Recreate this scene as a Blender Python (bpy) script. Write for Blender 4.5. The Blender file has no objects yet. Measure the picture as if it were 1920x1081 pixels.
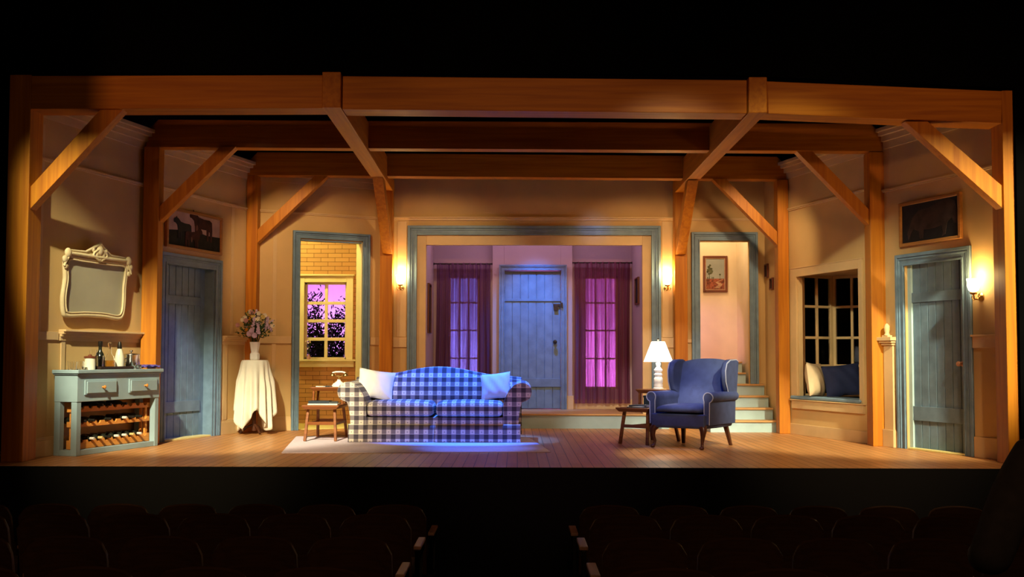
import bpy, bmesh, math, random
from mathutils import Vector, Matrix
R_ = math.radians
rnd = random.Random(7)
sc = bpy.context.scene
col = sc.collection

# ------------------------------------------------------------------ camera
yaw, pit, rol = R_(.3), math.atan(95/2000), R_(.12)
Rm = Matrix.Rotation(yaw, 3, 'Z') @ Matrix.Rotation(math.pi/2+pit, 3, 'X') @ Matrix.Rotation(rol, 3, 'Z')
cam = bpy.data.objects.new('camera', bpy.data.cameras.new('camera')); col.objects.link(cam)
cam.matrix_world = Matrix.Translation((0, -9.7, .95)) @ Rm.to_4x4()
cam.data.lens = 37.5; cam.data.sensor_width = 36; cam.data.shift_y = 36/1920
cam.data.clip_end = 100
sc.camera = cam
# ------------------------------------------------------------------ world, exposure
w = bpy.data.worlds.new('dark_house'); sc.world = w; w.use_nodes = True
w.node_tree.nodes['Background'].inputs[0].default_value = (.5, .35, .3, 1)
w.node_tree.nodes['Background'].inputs[1].default_value = .0015
sc.view_settings.view_transform = 'Standard'; sc.view_settings.look = 'None'
sc.view_settings.gamma = 1; sc.view_settings.use_curve_mapping = False
sc.view_settings.exposure = 0.0
# ------------------------------------------------------------------ stage lighting rig
def spot(name, p, t, e, c, size, blend=.5, rad=.06):
    l = bpy.data.lights.new(name, 'SPOT'); l.energy = e; l.color = c
    l.spot_size = R_(size); l.spot_blend = blend; l.shadow_soft_size = rad
    o = bpy.data.objects.new(name, l); col.objects.link(o); o.location = p
    o.rotation_euler = (Vector(t)-Vector(p)).to_track_quat('-Z', 'Y').to_euler(); return o
def point(name, p, e, c, rad=.03):
    l = bpy.data.lights.new(name, 'POINT'); l.energy = e; l.color = c; l.shadow_soft_size = rad
    o = bpy.data.objects.new(name, l); col.objects.link(o); o.location = p; return o
def area(name, p, t, e, c, sx, sy):
    l = bpy.data.lights.new(name, 'AREA'); l.energy = e; l.color = c; l.shape = 'RECTANGLE'; l.size = sx; l.size_y = sy
    o = bpy.data.objects.new(name, l); col.objects.link(o); o.location = p
    o.rotation_euler = (Vector(t)-Vector(p)).to_track_quat('-Z', 'Y').to_euler(); return o
KEY = (1, .94, .62); FILL = (1, .44, .17); AMB = (1, .72, .38)
spot('key_left', (-3.2, -9, 7.8), (-3.5, 2.7, .8), 13000, KEY, 17, .35, .2)
spot('key_right', (5.2, -9, 7.8), (3.9, 2.3, .8), 13000, KEY, 17, .35, .2)
spot('key_centre', (-3.0, -10, 8), (-2.1, 2.3, .3), 3600, (1, .76, .42), 11, .9, .2)
spot('cross_right', (-1.5, -9, 6.2), (4.0, 3.1, 1.1), 4200, KEY, 10, .6, .2)
spot('platform_wash', (.6, -9, 6.6), (1.9, 4.6, .2), 3600, (1, .93, .80), 11, .6, .15)
spot('blue_side', (-2.0, .9, 5.2), (-4.0, 3.0, .3), 420, (.1, .18, 1), 15, .9)
for x, e, c in ((-3.2, 3600, (1, .74, .42)), (.3, 700, (1, .55, .5)), (3.3, 3000, (1, .68, .4))): spot('floor_wash', (x, -9, 7.8), (x*.95, 1.1, 0), e, c, 17, .8, .2)
for i, (x, e) in enumerate(((-3.6, 1650), (0, 1200), (3.6, 1600))):
    spot('rail_fill', (x, -15, 3.5), (x*.95, 2, 2.2), e, FILL, 19, .8, .3)
for i, (x, tx_, e) in enumerate(((-2.9, -2.7, 95), (-.6, -1.2, 100), (1.4, 1.8, 100), (3.0, 2.9, 110))):
    spot('inner_wash', (x, 2.5, 3.2), (tx_, 4.9, 1.5), e, AMB, 75, .7)
spot('blue_top', (-.5, 2.44, 5.2), (-.62, 2.78, .5), 4600, (.03, .17, 1), 27, .6)
spot('blue_rug', (-.5, .6, 5.6), (-.45, 1.55, 0), 1500, (.05, .18, 1), 15, .9)
spot('blue_chair', (1.2, .75, 6.2), (1.8, 1.95, .6), 1000, (.05, .16, 1), 13, .8)
spot('white_floor', (.3, -6, 6.0), (1.45, .95, .05), 4200, (1, .84, .7), 7, .9)
spot('white_chair', (.6, -7, 5.5), (1.83, 1.9, .55), 6500, (1, .88, .78), 3.6, .7)
spot('blue_door', (.35, 5.12, 3.3), (.22, 6.15, 1.2), 420, (.03, .25, 1), 50, .9)
spot('blue_accent', (1.3, 2.6, 3.2), (1.05, 4.9, 2.74), 45, (.1, .3, 1), 14, .9)
area('alcove_top', (.2, 5.35, 3.1), (.2, 5.9, 0), 15, (.85, .5, .9), 2.4, .3)
spot('vestibule_lamp', (-3.75, 4.75, 3.2), (-2.65, 5.8, 1.0), 190, (1, .84, .24), 100, .4)
point('stairwell_lamp', (2.6, 5.2, 3.1), 38, (1, .84, .50), .15)
spot('stairwell_pink', (2.1, 5.15, 1.6), (2.75, 5.95, 1.2), 30, (1, .55, .8), 80, .8)
area('cyc_magenta', (1.4, 7.0, .15), (1.3, 8.2, 1.6), 100, (.95, .22, .95), 2.2, .2)
area('cyc_violet', (-1.2, 7.0, .15), (-1.0, 8.2, 1.6), 115, (.28, .24, 1), 1.8, .2)
area('cyc_left_magenta', (-3.1, 7.2, .15), (-3.0, 8.2, 1.8), 270, (.85, .30, 1), 2.0, .2)
area('house_glow', (0, -12, 5), (0, -3, -.5), 60.0, (1, .55, .25), 6, 2)

# ------------------------------------------------------------------ materials
def nodes(name):
    m = bpy.data.materials.new(name); m.use_nodes = True
    nt = m.node_tree; return m, nt, nt.nodes['Principled BSDF']
def N(nt, t, **kw):
    n = nt.nodes.new(t)
    for k, v in kw.items(): setattr(n, k, v)
    return n
def ramp(nt, fac, stops):
    r = N(nt, 'ShaderNodeValToRGB'); e = r.color_ramp.elements
    while len(e) < len(stops): e.new(.5)
    for i, (p, c) in enumerate(stops): e[i].position = p; e[i].color = (*c, 1)
    nt.links.new(fac, r.inputs[0]); return r.outputs[0]
def paint(name, c, rough=.6, var=.12, scale=3.0, metal=0, bump=.1, spec=.3):
    m, nt, b = nodes(name)
    tc = N(nt, 'ShaderNodeTexCoord'); n = N(nt, 'ShaderNodeTexNoise'); n.inputs['Scale'].default_value = scale; n.inputs['Detail'].default_value = 5
    nt.links.new(tc.outputs['Object'], n.inputs['Vector'])
    c0 = tuple(max(0, x*(1-var)) for x in c); c1 = tuple(min(1, x*(1+var)) for x in c)
    nt.links.new(ramp(nt, n.outputs['Fac'], [(.35, c0), (.65, c1)]), b.inputs['Base Color'])
    b.inputs['Roughness'].default_value = rough; b.inputs['Metallic'].default_value = metal
    b.inputs['Specular IOR Level'].default_value = spec
    if bump:
        n2 = N(nt, 'ShaderNodeTexNoise'); n2.inputs['Scale'].default_value = 60
        nt.links.new(tc.outputs['Object'], n2.inputs['Vector'])
        bp = N(nt, 'ShaderNodeBump'); bp.inputs['Strength'].default_value = bump; bp.inputs['Distance'].default_value = .004
        nt.links.new(n2.outputs['Fac'], bp.inputs['Height']); nt.links.new(bp.outputs[0], b.inputs['Normal'])
    return m
def wood(name, c0, c1, axis='x', rough=.5, scale=1.0):
    m, nt, b = nodes(name)
    tc = N(nt, 'ShaderNodeTexCoord'); mp = N(nt, 'ShaderNodeMapping')
    s = {'x': (.6, 14, 14), 'y': (14, .6, 14), 'z': (14, 14, .6)}[axis]
    mp.inputs['Scale'].default_value = tuple(v*scale for v in s)
    nt.links.new(tc.outputs['Object'], mp.inputs[0])
    n = N(nt, 'ShaderNodeTexNoise'); n.inputs['Scale'].default_value = 1.6; n.inputs['Detail'].default_value = 6; n.inputs['Distortion'].default_value = .6
    nt.links.new(mp.outputs[0], n.inputs['Vector'])
    nt.links.new(ramp(nt, n.outputs['Fac'], [(.3, c0), (.7, c1)]), b.inputs['Base Color'])
    b.inputs['Roughness'].default_value = rough; b.inputs['Specular IOR Level'].default_value = .3
    bp = N(nt, 'ShaderNodeBump'); bp.inputs['Strength'].default_value = .15; bp.inputs['Distance'].default_value = .004
    nt.links.new(n.outputs['Fac'], bp.inputs['Height']); nt.links.new(bp.outputs[0], b.inputs['Normal'])
    return m
def glassm(name, c=(1, 1, 1), rough=.0, ior=1.45):
    m, nt, b = nodes(name)
    b.inputs['Base Color'].default_value = (*c, 1); b.inputs['Transmission Weight'].default_value = 1
    b.inputs['Roughness'].default_value = rough; b.inputs['IOR'].default_value = ior; return m
def emis(name, c, s):
    m, nt, b = nodes(name)
    b.inputs['Base Color'].default_value = (*c, 1); b.inputs['Emission Color'].default_value = (*c, 1)
    b.inputs['Emission Strength'].default_value = s; return m
def floor_boards(name, c0, c1, row, length):
    m, nt, b = nodes(name)
    tc = N(nt, 'ShaderNodeTexCoord'); mp = N(nt, 'ShaderNodeMapping'); mp.inputs['Rotation'].default_value = (0, 0, math.pi/2)
    nt.links.new(tc.outputs['Object'], mp.inputs[0])
    br = N(nt, 'ShaderNodeTexBrick'); br.offset = .37
    br.inputs['Scale'].default_value = 1; br.inputs['Brick Width'].default_value = length; br.inputs['Row Height'].default_value = row
    br.inputs['Mortar Size'].default_value = .0035; br.inputs['Mortar Smooth'].default_value = .3; br.inputs['Bias'].default_value = 0
    br.inputs['Color1'].default_value = (*c0, 1); br.inputs['Color2'].default_value = (*c1, 1); br.inputs['Mortar'].default_value = (.03, .015, .008, 1)
    nt.links.new(mp.outputs[0], br.inputs['Vector'])
    mp2 = N(nt, 'ShaderNodeMapping'); mp2.inputs['Scale'].default_value = (22, .8, 1); nt.links.new(tc.outputs['Object'], mp2.inputs[0])
    n = N(nt, 'ShaderNodeTexNoise'); n.inputs['Scale'].default_value = 1.5; n.inputs['Detail'].default_value = 5; nt.links.new(mp2.outputs[0], n.inputs['Vector'])
    mx = N(nt, 'ShaderNodeMix', data_type='RGBA', blend_type='MULTIPLY'); mx.inputs[0].default_value = .55
    nt.links.new(br.outputs['Color'], mx.inputs[6]); nt.links.new(ramp(nt, n.outputs['Fac'], [(.3, (.62, .6, .58)), (.7, (1, 1, 1))]), mx.inputs[7])
    nt.links.new(mx.outputs[2], b.inputs['Base Color'])
    b.inputs['Roughness'].default_value = .42; b.inputs['Specular IOR Level'].default_value = .35
    bp = N(nt, 'ShaderNodeBump'); bp.inputs['Strength'].default_value = .3; bp.inputs['Distance'].default_value = .004; bp.invert = True
    nt.links.new(br.outputs['Fac'], bp.inputs['Height']); nt.links.new(bp.outputs[0], b.inputs['Normal'])
    return m
def brickm(name, c0, c1, mort):
    m, nt, b = nodes(name)
    tc = N(nt, 'ShaderNodeTexCoord')
    br = N(nt, 'ShaderNodeTexBrick'); br.inputs['Scale'].default_value = 1
    br.inputs['Brick Width'].default_value = .205; br.inputs['Row Height'].default_value = .0635; br.inputs['Mortar Size'].default_value = .0035
    br.inputs['Mortar Smooth'].default_value = .2
    br.inputs['Color1'].default_value = (*c0, 1); br.inputs['Color2'].default_value = (*c1, 1); br.inputs['Mortar'].default_value = (*mort, 1)
    nt.links.new(tc.outputs['UV'], br.inputs['Vector']); nt.links.new(br.outputs['Color'], b.inputs['Base Color'])
    b.inputs['Roughness'].default_value = .75
    bp = N(nt, 'ShaderNodeBump'); bp.inputs['Strength'].default_value = .8; bp.inputs['Distance'].default_value = .01; bp.invert = True
    nt.links.new(br.outputs['Fac'], bp.inputs['Height']); nt.links.new(bp.outputs[0], b.inputs['Normal'])
    return m
def plaid(name, per=.104):
    m, nt, b = nodes(name); L = nt.links
    tc = N(nt, 'ShaderNodeTexCoord'); sp = N(nt, 'ShaderNodeSeparateXYZ'); L.new(tc.outputs['UV'], sp.inputs[0])
    def mth(op, a, bb=None, c=None):
        n = N(nt, 'ShaderNodeMath', operation=op)
        for i, v in enumerate((a, bb, c)):
            if v is None: continue
            if isinstance(v, (int, float)): n.inputs[i].default_value = v
            else: L.new(v, n.inputs[i])
        return n.outputs[0]
    fx = mth('FRACT', mth('DIVIDE', mth('ADD', sp.outputs[0], 10), per)); fy = mth('FRACT', mth('DIVIDE', mth('ADD', sp.outputs[1], 10), per))
    sx = mth('GREATER_THAN', fx, .5); sy = mth('GREATER_THAN', fy, .5)
    s = mth('ADD', sx, sy)
    # small woven motif in the cream squares
    dx = mth('ABSOLUTE', mth('SUBTRACT', fx, .25)); dy = mth('ABSOLUTE', mth('SUBTRACT', fy, .25))
    dot = mth('LESS_THAN', mth('ADD', dx, dy), .085)
    s2 = mth('ADD', mth('MULTIPLY', s, .5), mth('MULTIPLY', dot, .38))
    # pale pin line through each band
    ln = mth('LESS_THAN', mth('ABSOLUTE', mth('SUBTRACT', fy, .03)), .03)
    s3 = mth('SUBTRACT', s2, mth('MULTIPLY', ln, .25))
    L.new(ramp(nt, s3, [(0, (.78, .72, .62)), (.5, (.24, .21, .22)), (1, (.07, .06, .075))]), b.inputs['Base Color'])
    b.inputs['Roughness'].default_value = .9; b.inputs['Specular IOR Level'].default_value = .15
    n2 = N(nt, 'ShaderNodeTexNoise'); n2.inputs['Scale'].default_value = 14; L.new(tc.outputs['Object'], n2.inputs['Vector'])
    bp = N(nt, 'ShaderNodeBump'); bp.inputs['Strength'].default_value = .25; bp.inputs['Distance'].default_value = .012
    L.new(n2.outputs['Fac'], bp.inputs['Height']); L.new(bp.outputs[0], b.inputs['Normal'])
    return m
def sheer(name, c):
    m, nt, b = nodes(name); L = nt.links
    out = nt.nodes['Material Output']
    tr = N(nt, 'ShaderNodeBsdfTransparent'); tr.inputs[0].default_value = (.9, .75, .88, 1)
    tl = N(nt, 'ShaderNodeBsdfTranslucent'); tl.inputs[0].default_value = (*c, 1)
    df = N(nt, 'ShaderNodeBsdfDiffuse'); df.inputs[0].default_value = (*c, 1)
    a = N(nt, 'ShaderNodeMixShader'); a.inputs[0].default_value = .5; L.new(df.outputs[0], a.inputs[1]); L.new(tl.outputs[0], a.inputs[2])
    tc = N(nt, 'ShaderNodeTexCoord'); mp = N(nt, 'ShaderNodeMapping'); mp.inputs['Scale'].default_value = (34, 1, .5); L.new(tc.outputs['Object'], mp.inputs[0])
    n = N(nt, 'ShaderNodeTexNoise'); n.inputs['Scale'].default_value = 1; n.inputs['Detail'].default_value = 4; L.new(mp.outputs[0], n.inputs['Vector'])
    mr = N(nt, 'ShaderNodeMapRange'); mr.inputs[1].default_value = .35; mr.inputs[2].default_value = .68; mr.inputs[3].default_value = .48; mr.inputs[4].default_value = .97
    L.new(n.outputs['Fac'], mr.inputs[0])
    x = N(nt, 'ShaderNodeMixShader'); L.new(mr.outputs[0], x.inputs[0]); L.new(tr.outputs[0], x.inputs[1]); L.new(a.outputs[0], x.inputs[2])
    L.new(x.outputs[0], out.inputs['Surface']); return m

BW0, BW1 = (.38, .110, .003), (.56, .200, .006)
M = dict(
 wx=wood('beam_wood_across', BW0, BW1, 'x'), wy=wood('beam_wood_deep', BW0, BW1, 'y'), wz=wood('beam_wood_upright', BW0, BW1, 'z'),
 cream=paint('cream_wall_paint', (.62, .40, .165), .75, .08, 1.3), creamt=paint('cream_trim_paint', (.66, .45, .22), .5, .05, 4),
 ivory=paint('ivory_window_paint', (.74, .66, .42), .5, .04, 5),
 stairp=paint('stairwell_paint', (.68, .54, .38), .7, .08, 2),
 lilac=paint('alcove_paint', (.50, .38, .36), .7, .06, 1.5),
 bluet=paint('blue_grey_trim_paint', (.155, .245, .33), .42, .12, 9), blued=paint('blue_grey_door_paint', (.15, .235, .31), .45, .14, 7),
 riser=paint('pale_blue_riser_paint', (.40, .55, .56), .55, .06, 5), cab=paint('pale_blue_cabinet_paint', (.27, .37, .41), .45, .06, 5),
 floor=floor_boards('stage_floor_boards', (.52, .225, .07), (.62, .29, .10), .096, 2.6),
 tread=wood('tread_wood', (.5, .27, .10), (.62, .36, .14), 'x'), black=paint('black_drape', (.0022, .0022, .0022), .95, .1, 3, bump=0, spec=0),
 brick=brickm('painted_brick', (.50, .25, .10), (.56, .30, .12), (.20, .09, .03)),
 walnut=wood('walnut', (.11, .035, .014), (.20, .07, .026), 'x', .35, 1.5), teak=wood('teak', (.17, .05, .013), (.27, .09, .024), 'x', .35, 1.5),
 dkwood=wood('dark_turned_wood', (.045, .014, .008), (.09, .03, .014), 'z', .3, 2), rack=wood('rack_wood', (.55, .20, .035), (.70, .29, .06), 'x', .5, 2),
 plaid=plaid('plaid_upholstery'), bluef=paint('blue_upholstery', (.045, .062, .15), .8, .12, 12), piping=paint('pale_piping', (.35, .38, .48), .7, 0, 3, bump=0),
 white=paint('white_cotton', (.80, .78, .76), .85, .03, 6, bump=.2), linen=paint('cream_linen', (.80, .76, .64), .9, .04, 5, bump=.2),
 rug=paint('pale_rug', (.68, .58, .68), .95, .06, 40, bump=.5), brass=paint('aged_brass', (.6, .4, .14), .3, .05, 8, 1, 0), steel=paint('polished_steel', (.7, .7, .68), .18, .03, 8, 1, 0),
 iron=paint('dark_iron', (.04, .035, .03), .4, .1, 9, .8, 0), knob=paint('copper_knob', (.55, .28, .16), .3, .05, 8, .6, 0),
 porcelain=paint('white_porcelain', (.85, .83, .80), .2, .02, 5, 0, 0, .5), shade=emis('lit_lamp_shade', (1, .93, .80), 5.5), bulb=emis('lit_sconce_glass', (1, .80, .45), 22),
 glass=glassm('clear_glass'), pane=glassm('window_glass', (.95, .96, .98), .0, 1.12), dkglass=glassm('dark_bottle_glass', (.05, .09, .04)), bottle=paint('dark_bottle', (.012, .014, .01), .12, .1, 5, 0, 0, .6),
 liquor=glassm('amber_liquor', (.9, .55, .15)), gcream=paint('frosted_bottle', (.62, .60, .48), .25, .05, 6, 0, 0, .5), foil=paint('pale_foil', (.75, .70, .62), .35, .05, 6, .2, 0), cork=paint('amber_foil', (.7, .5, .2), .4, .05, 6, .2, 0),
 tray=paint('dark_tray', (.03, .016, .012), .35, .1, 5, 0, 0), purple=paint('purple_cloth', (.10, .07, .30), .8, .1, 20), paper=paint('paper', (.75, .74, .72), .7, .04, 10, bump=0), book=paint('dark_book_cover', (.02, .03, .045), .5, .1, 10, bump=0),
 book2=paint('charcoal_cover', (.04, .045, .05), .5, .1, 10, bump=0), tan=paint('tan_cushion', (.62, .46, .28), .85, .05, 8, bump=.2), navy=paint('navy_cushion', (.02, .025, .075), .85, .1, 8), seatpad=paint('grey_blue_pad', (.18, .26, .33), .85, .08, 8),
 gold=wood('gilt_frame', (.30, .12, .03), (.45, .2, .05), 'x', .35), dframe=paint('dark_red_frame', (.12, .03, .015), .35, .1, 8, bump=0), grass=paint('painted_meadow', (.010, .011, .007), .8, .5, 14, bump=0), sky=paint('painted_sky', (.50, .33, .27), .8, .15, 5, bump=0),
 cow=paint('painted_cow_coat', (.05, .014, .009), .8, .5, 12, bump=0), dkc=paint('painted_dark_ground', (.012, .010, .010), .7, .4, 6, bump=0), horse=paint('painted_bull_coat', (.042, .024, .019), .8, .4, 8, bump=0), patch=paint('painted_pale_patch', (.16, .09, .07), .8, .2, 12, bump=0),
 psky=paint('landscape_sky', (.26, .27, .26), .8, .1, 4, bump=0), pfield=paint('landscape_field', (.20, .055, .03), .8, .6, 30, bump=0), ptree=paint('landscape_tree', (.06, .06, .03), .8, .6, 20, bump=0), ppath=paint('landscape_path', (.38, .22, .14), .8, .2, 20, bump=0),
 mirror=paint('clouded_mirror', (.36, .32, .22), .5, .06, 2, .0, 0), plaster=paint('cream_gesso', (.64, .50, .28), .55, .06, 14), cyc=paint('painted_sky_cloth', (.75, .72, .78), .9, .05, 2, bump=0),
 leaf=paint('leaf', (.03, .07, .02), .6, .3, 9, bump=0), bloom1=paint('lilac_petal', (.55, .42, .62), .8, .1, 9, bump=0), bloom2=paint('yellow_petal', (.60, .46, .14), .8, .1, 9, bump=0), bloom3=paint('cream_petal', (.75, .68, .55), .8, .1, 9, bump=0), bloom4=paint('pink_petal', (.5, .26, .28), .8, .1, 9, bump=0),
 dleaf=paint('dark_foliage', (.02, .03, .02), .8, .3, 9, bump=0), seatw=wood('theatre_seat_wood', (.055, .022, .010), (.085, .035, .014), 'x', .6, 2), seatf=paint('theatre_seat_velvet', (.06, .018, .012), .95, .15, 8, bump=0), armw=wood('armrest_wood', (.42, .22, .16), (.55, .3, .2), 'y', .5, 3), seati=paint('theatre_seat_iron', (.02, .018, .016), .5, .1, 8, .5, 0),
 housef=paint('auditorium_carpet', (.035, .02, .022), .95, .2, 5, bump=0), skin=paint('skin', (.45, .27, .19), .6, .05, 9, bump=0), jacket=paint('charcoal_jacket', (.045, .038, .042), .95, .15, 20), trousers=paint('dark_trousers', (.02, .02, .025), .95, .15, 20), hair=paint('dark_hair', (.02, .012, .008), .7, .3, 60),
 yellow=paint('pale_yellow_threshold_and_lit_floor', (.72, .62, .24), .5, .04, 8, bump=0), black2=paint('black_flat', (.0015, .0015, .0013), .9, .1, 3, bump=0),
)
for k, c, t in (('sheerv', (.22, .10, .20), 0), ('sheerm', (.27, .085, .15), 0)): M[k] = sheer('sheer_'+k, c)

# ------------------------------------------------------------------ mesh builder
class MB:
    def __init__(s): s.bm = bmesh.new()
    def box(s, x0, x1, y0, y1, z0, z1, T=None):
        v = [s.bm.verts.new(Vector(p)) for p in [(x0,y0,z0),(x1,y0,z0),(x1,y1,z0),(x0,y1,z0),(x0,y0,z1),(x1,y0,z1),(x1,y1,z1),(x0,y1,z1)]]
        for f in [(0,3,2,1),(4,5,6,7),(0,1,5,4),(1,2,6,5),(2,3,7,6),(3,0,4,7)]: s.bm.faces.new([v[i] for i in f])
        if T is not None:
            for q in v: q.co = T @ q.co
        return s
    def hexa(s, a, b):      # two quads (4 points each) joined
        v = [s.bm.verts.new(Vector(p)) for p in list(a)+list(b)]
        for f in [(0,3,2,1),(4,5,6,7),(0,1,5,4),(1,2,6,5),(2,3,7,6),(3,0,4,7)]: s.bm.faces.new([v[i] for i in f])
        return s
    def bar(s, p, q, wd, dp, side=(0, 1, 0)):   # rectangular bar from p to q, dp along 'side'
        p, q = Vector(p), Vector(q); d = (q-p).normalized(); sd = Vector(side); sd = (sd-d*sd.dot(d)).normalized(); u = d.cross(sd)
        k = lambda c: [c+u*wd/2+sd*dp/2, c-u*wd/2+sd*dp/2, c-u*wd/2-sd*dp/2, c+u*wd/2-sd*dp/2]
        return s.hexa(k(p), k(q))
    def loft(s, secs, closed=True, caps=True, loop=False):
        rows = [[s.bm.verts.new(Vector(p)) for p in sec] for sec in secs]
        n = len(rows[0]); R = len(rows)
        for i in range(R if loop else R-1):
            a, b = rows[i], rows[(i+1) % R]
            for j in range(n if closed else n-1):
                k = (j+1) % n
                try: s.bm.faces.new((a[j], a[k], b[k], b[j]))
                except ValueError: pass
        if caps and closed and not loop:
            s.bm.faces.new(rows[0][::-1]); s.bm.faces.new(rows[-1])
        return s
    def lathe(s, prof, c=(0, 0, 0), n=24, T=None, sq=0):
        secs = []
        for r, z in prof:
            sec = []
            for i in range(n):
                a = 2*math.pi*i/n; p = Vector((c[0]+r*math.cos(a), c[1]+r*math.sin(a), c[2]+z))
                sec.append(T @ p if T is not None else p)
            secs.append(sec)
        return s.loft(secs)
    def tube(s, pts, r, n=10, caps=True, loop=False):
        pts = [Vector(p) for p in pts]; secs = []; K = len(pts)
        rs = r if isinstance(r, (list, tuple)) else [r]*K
        ref = None
        for i, p in enumerate(pts):
            if loop: d = (pts[(i+1) % K]-pts[i-1]).normalized()
            else: d = (pts[min(i+1, K-1)]-pts[max(i-1, 0)]).normalized()
            if ref is None: ref = d.orthogonal().normalized()
            u = (ref-d*ref.dot(d)); u = u.normalized() if u.length > 1e-6 else d.orthogonal().normalized(); ref = u; v = d.cross(u)
            secs.append([p+(u*math.cos(2*math.pi*j/n)+v*math.sin(2*math.pi*j/n))*rs[i] for j in range(n)])
        return s.loft(secs, True, caps, loop)
    def prism(s, poly, y0, y1):   # poly in xz, extruded along y
        return s.loft([[(x, y0, z) for x, z in poly], [(x, y1, z) for x, z in poly]])
    def ball(s, c, r, n=10, T=None, sc_=(1, 1, 1)):
        prof = [(max(1e-4, math.sin(math.pi*i/n))*1, -math.cos(math.pi*i/n)) for i in range(n+1)]
        secs = [[Vector((c[0]+r*sc_[0]*a*math.cos(2*math.pi*j/n), c[1]+r*sc_[1]*a*math.sin(2*math.pi*j/n), c[2]+r*sc_[2]*z)) for j in range(n)] for a, z in prof]
        if T is not None: secs = [[T @ p for p in q] for q in secs]
        return s.loft(secs)
    def grid(s, f, nu, nv):
        rows = [[s.bm.verts.new(Vector(f(i/nu, j/nv))) for j in range(nv+1)] for i in range(nu+1)]
        for i in range(nu):
            for j in range(nv): s.bm.faces.new((rows[i][j], rows[i+1][j], rows[i+1][j+1], rows[i][j+1]))
        return s
    def build(s, name, mat, parent=None, mw=None, smooth=False, bevel=0, solid=0, sub=0):
        bm = s.bm; bmesh.ops.recalc_face_normals(bm, faces=bm.faces)
        uv = bm.loops.layers.uv.new('UV')
        for f in bm.faces:
            n = f.normal; a = (abs(n.x), abs(n.y), abs(n.z)); f.smooth = smooth
            for l in f.loops:
                c = l.vert.co
                l[uv].uv = (c.x, c.y) if a[2] >= max(a[0], a[1]) else ((c.x, c.z) if a[1] >= a[0] else (c.y, c.z))
        me = bpy.data.meshes.new(name); bm.to_mesh(me); bm.free(); me.materials.append(mat if not isinstance(mat, str) else M[mat])
        o = bpy.data.objects.new(name, me); col.objects.link(o)
        if parent: o.parent = parent
        if mw is not None: o.matrix_world = mw
        if solid: md = o.modifiers.new('thickness', 'SOLIDIFY'); md.thickness = solid; md.offset = 0
        if bevel: md = o.modifiers.new('bevel', 'BEVEL'); md.width = bevel; md.segments = 2; md.limit_method = 'ANGLE'; md.angle_limit = R_(40)
        if sub: md = o.modifiers.new('sub', 'SUBSURF'); md.levels = sub; md.render_levels = sub
        if smooth and not sub: 
            me.set_sharp_from_angle(angle=R_(50))
        return o
def tag(o, label=None, cat=None, group=None, kind=None):
    if label: o['label'] = label
    if cat: o['category'] = cat
    if group: o['group'] = group
    if kind: o['kind'] = kind
    return o
def empty(name, mw=None, loc=None, rz=0):
    o = bpy.data.objects.new(name, None); col.objects.link(o); o.empty_display_size = .1
    o.matrix_world = mw if mw is not None else Matrix.Translation(loc) @ Matrix.Rotation(rz, 4, 'Z'); return o
def struct(o): o['kind'] = 'structure'; return o
def copy_tree(o, parent=None):
    c = o.copy(); col.objects.link(c)
    if parent: c.parent = parent
    for ch in list(o.children): copy_tree(ch, c)
    return c
def frame(A, B, off=0):     # x along the wall, y behind it, z up
    d = Vector((B[0]-A[0], B[1]-A[1], 0)); L = d.length; a = math.atan2(d.y, d.x)
    return Matrix.Translation((A[0], A[1], 0)) @ Matrix.Rotation(a, 4, 'Z') @ Matrix.Translation((0, off, 0)), L
def at(mw, u, y, z): return mw @ Matrix.Translation((u, y, z))

W = dict(L1=((-4.62,.35),(-4.14,2.1)), L2=((-4.08,2.15),(-3.48,4.1)), L3=((-3.4,4.12),(-1.9,4.9)), BK=((-1.9,4.9),(2.3,4.9)),
 R3=((2.3,4.95),(3.4,4.95)), RS=((3.4,4.95),(3.4,4.05)), R2=((3.46,4.05),(4.0,2.2)), R1=((4.05,2.0),(4.62,.35)))
F = {k: frame(*v) for k, v in W.items()}
def wall(name, key, u0, u1, H=3.5, holes=(), mat='cream', th=.06, z0=0):
    mw, L = F[key]; b = MB(); u = u0
    for (a, c, p, q) in sorted(holes):
        b.box(u, a, 0, th, z0, H)
        if p > z0: b.box(a, c, 0, th, z0, p)
        b.box(a, c, 0, th, q, H); u = c
    b.box(u, u1, 0, th, z0, H)
    return struct(b.build(name, mat, mw=mw))

# ------------------------------------------------------------------ floors
b = MB(); b.box(-5.2, 5.2, -.32, 8.3, -.012, 0); struct(b.build('floor', 'floor'))
b = MB(); b.box(-9, 9, -.332, -.29, -1.15, -.0125); b.box(-9, 9, -.332, -.3205, -.0125, -.001); struct(b.build('wall_stage', 'black2'))
b = MB(); b.hexa([(-9,-.26,-1.2),(9,-.26,-1.2),(9,-13,-.75),(-9,-13,-.75)], [(-9,-.26,-1.03),(9,-.26,-1.03),(9,-13,-.52),(-9,-13,-.52)]); struct(b.build('floor', 'housef'))
b = MB(); b.box(-9, -4.715, -.02, .02, -.0, 6.5); b.box(4.545, 9, -.02, .02, 0, 6.5); b.hexa([(-4.715,-.02,3.57),(1.9,-.02,3.55),(1.9,.02,3.55),(-4.715,.02,3.57)], [(-4.715,-.02,6.5),(1.9,-.02,6.5),(1.9,.02,6.5),(-4.715,.02,6.5)]); b.hexa([(1.9,-.02,3.55),(4.545,-.02,3.43),(4.545,.02,3.43),(1.9,.02,3.55)], [(1.9,-.02,6.5),(4.545,-.02,6.5),(4.545,.02,6.5),(1.9,.02,6.5)]); struct(b.build('wall_front', 'black'))
b = MB(); b.box(-9, 9, 9.2, 9.25, -.5, 7); b.box(-5.25, -5.2, 0, 9.2, 0, 7); b.box(5.2, 5.25, 0, 9.2, 0, 7); struct(b.build('wall_rear', 'black'))
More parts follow.
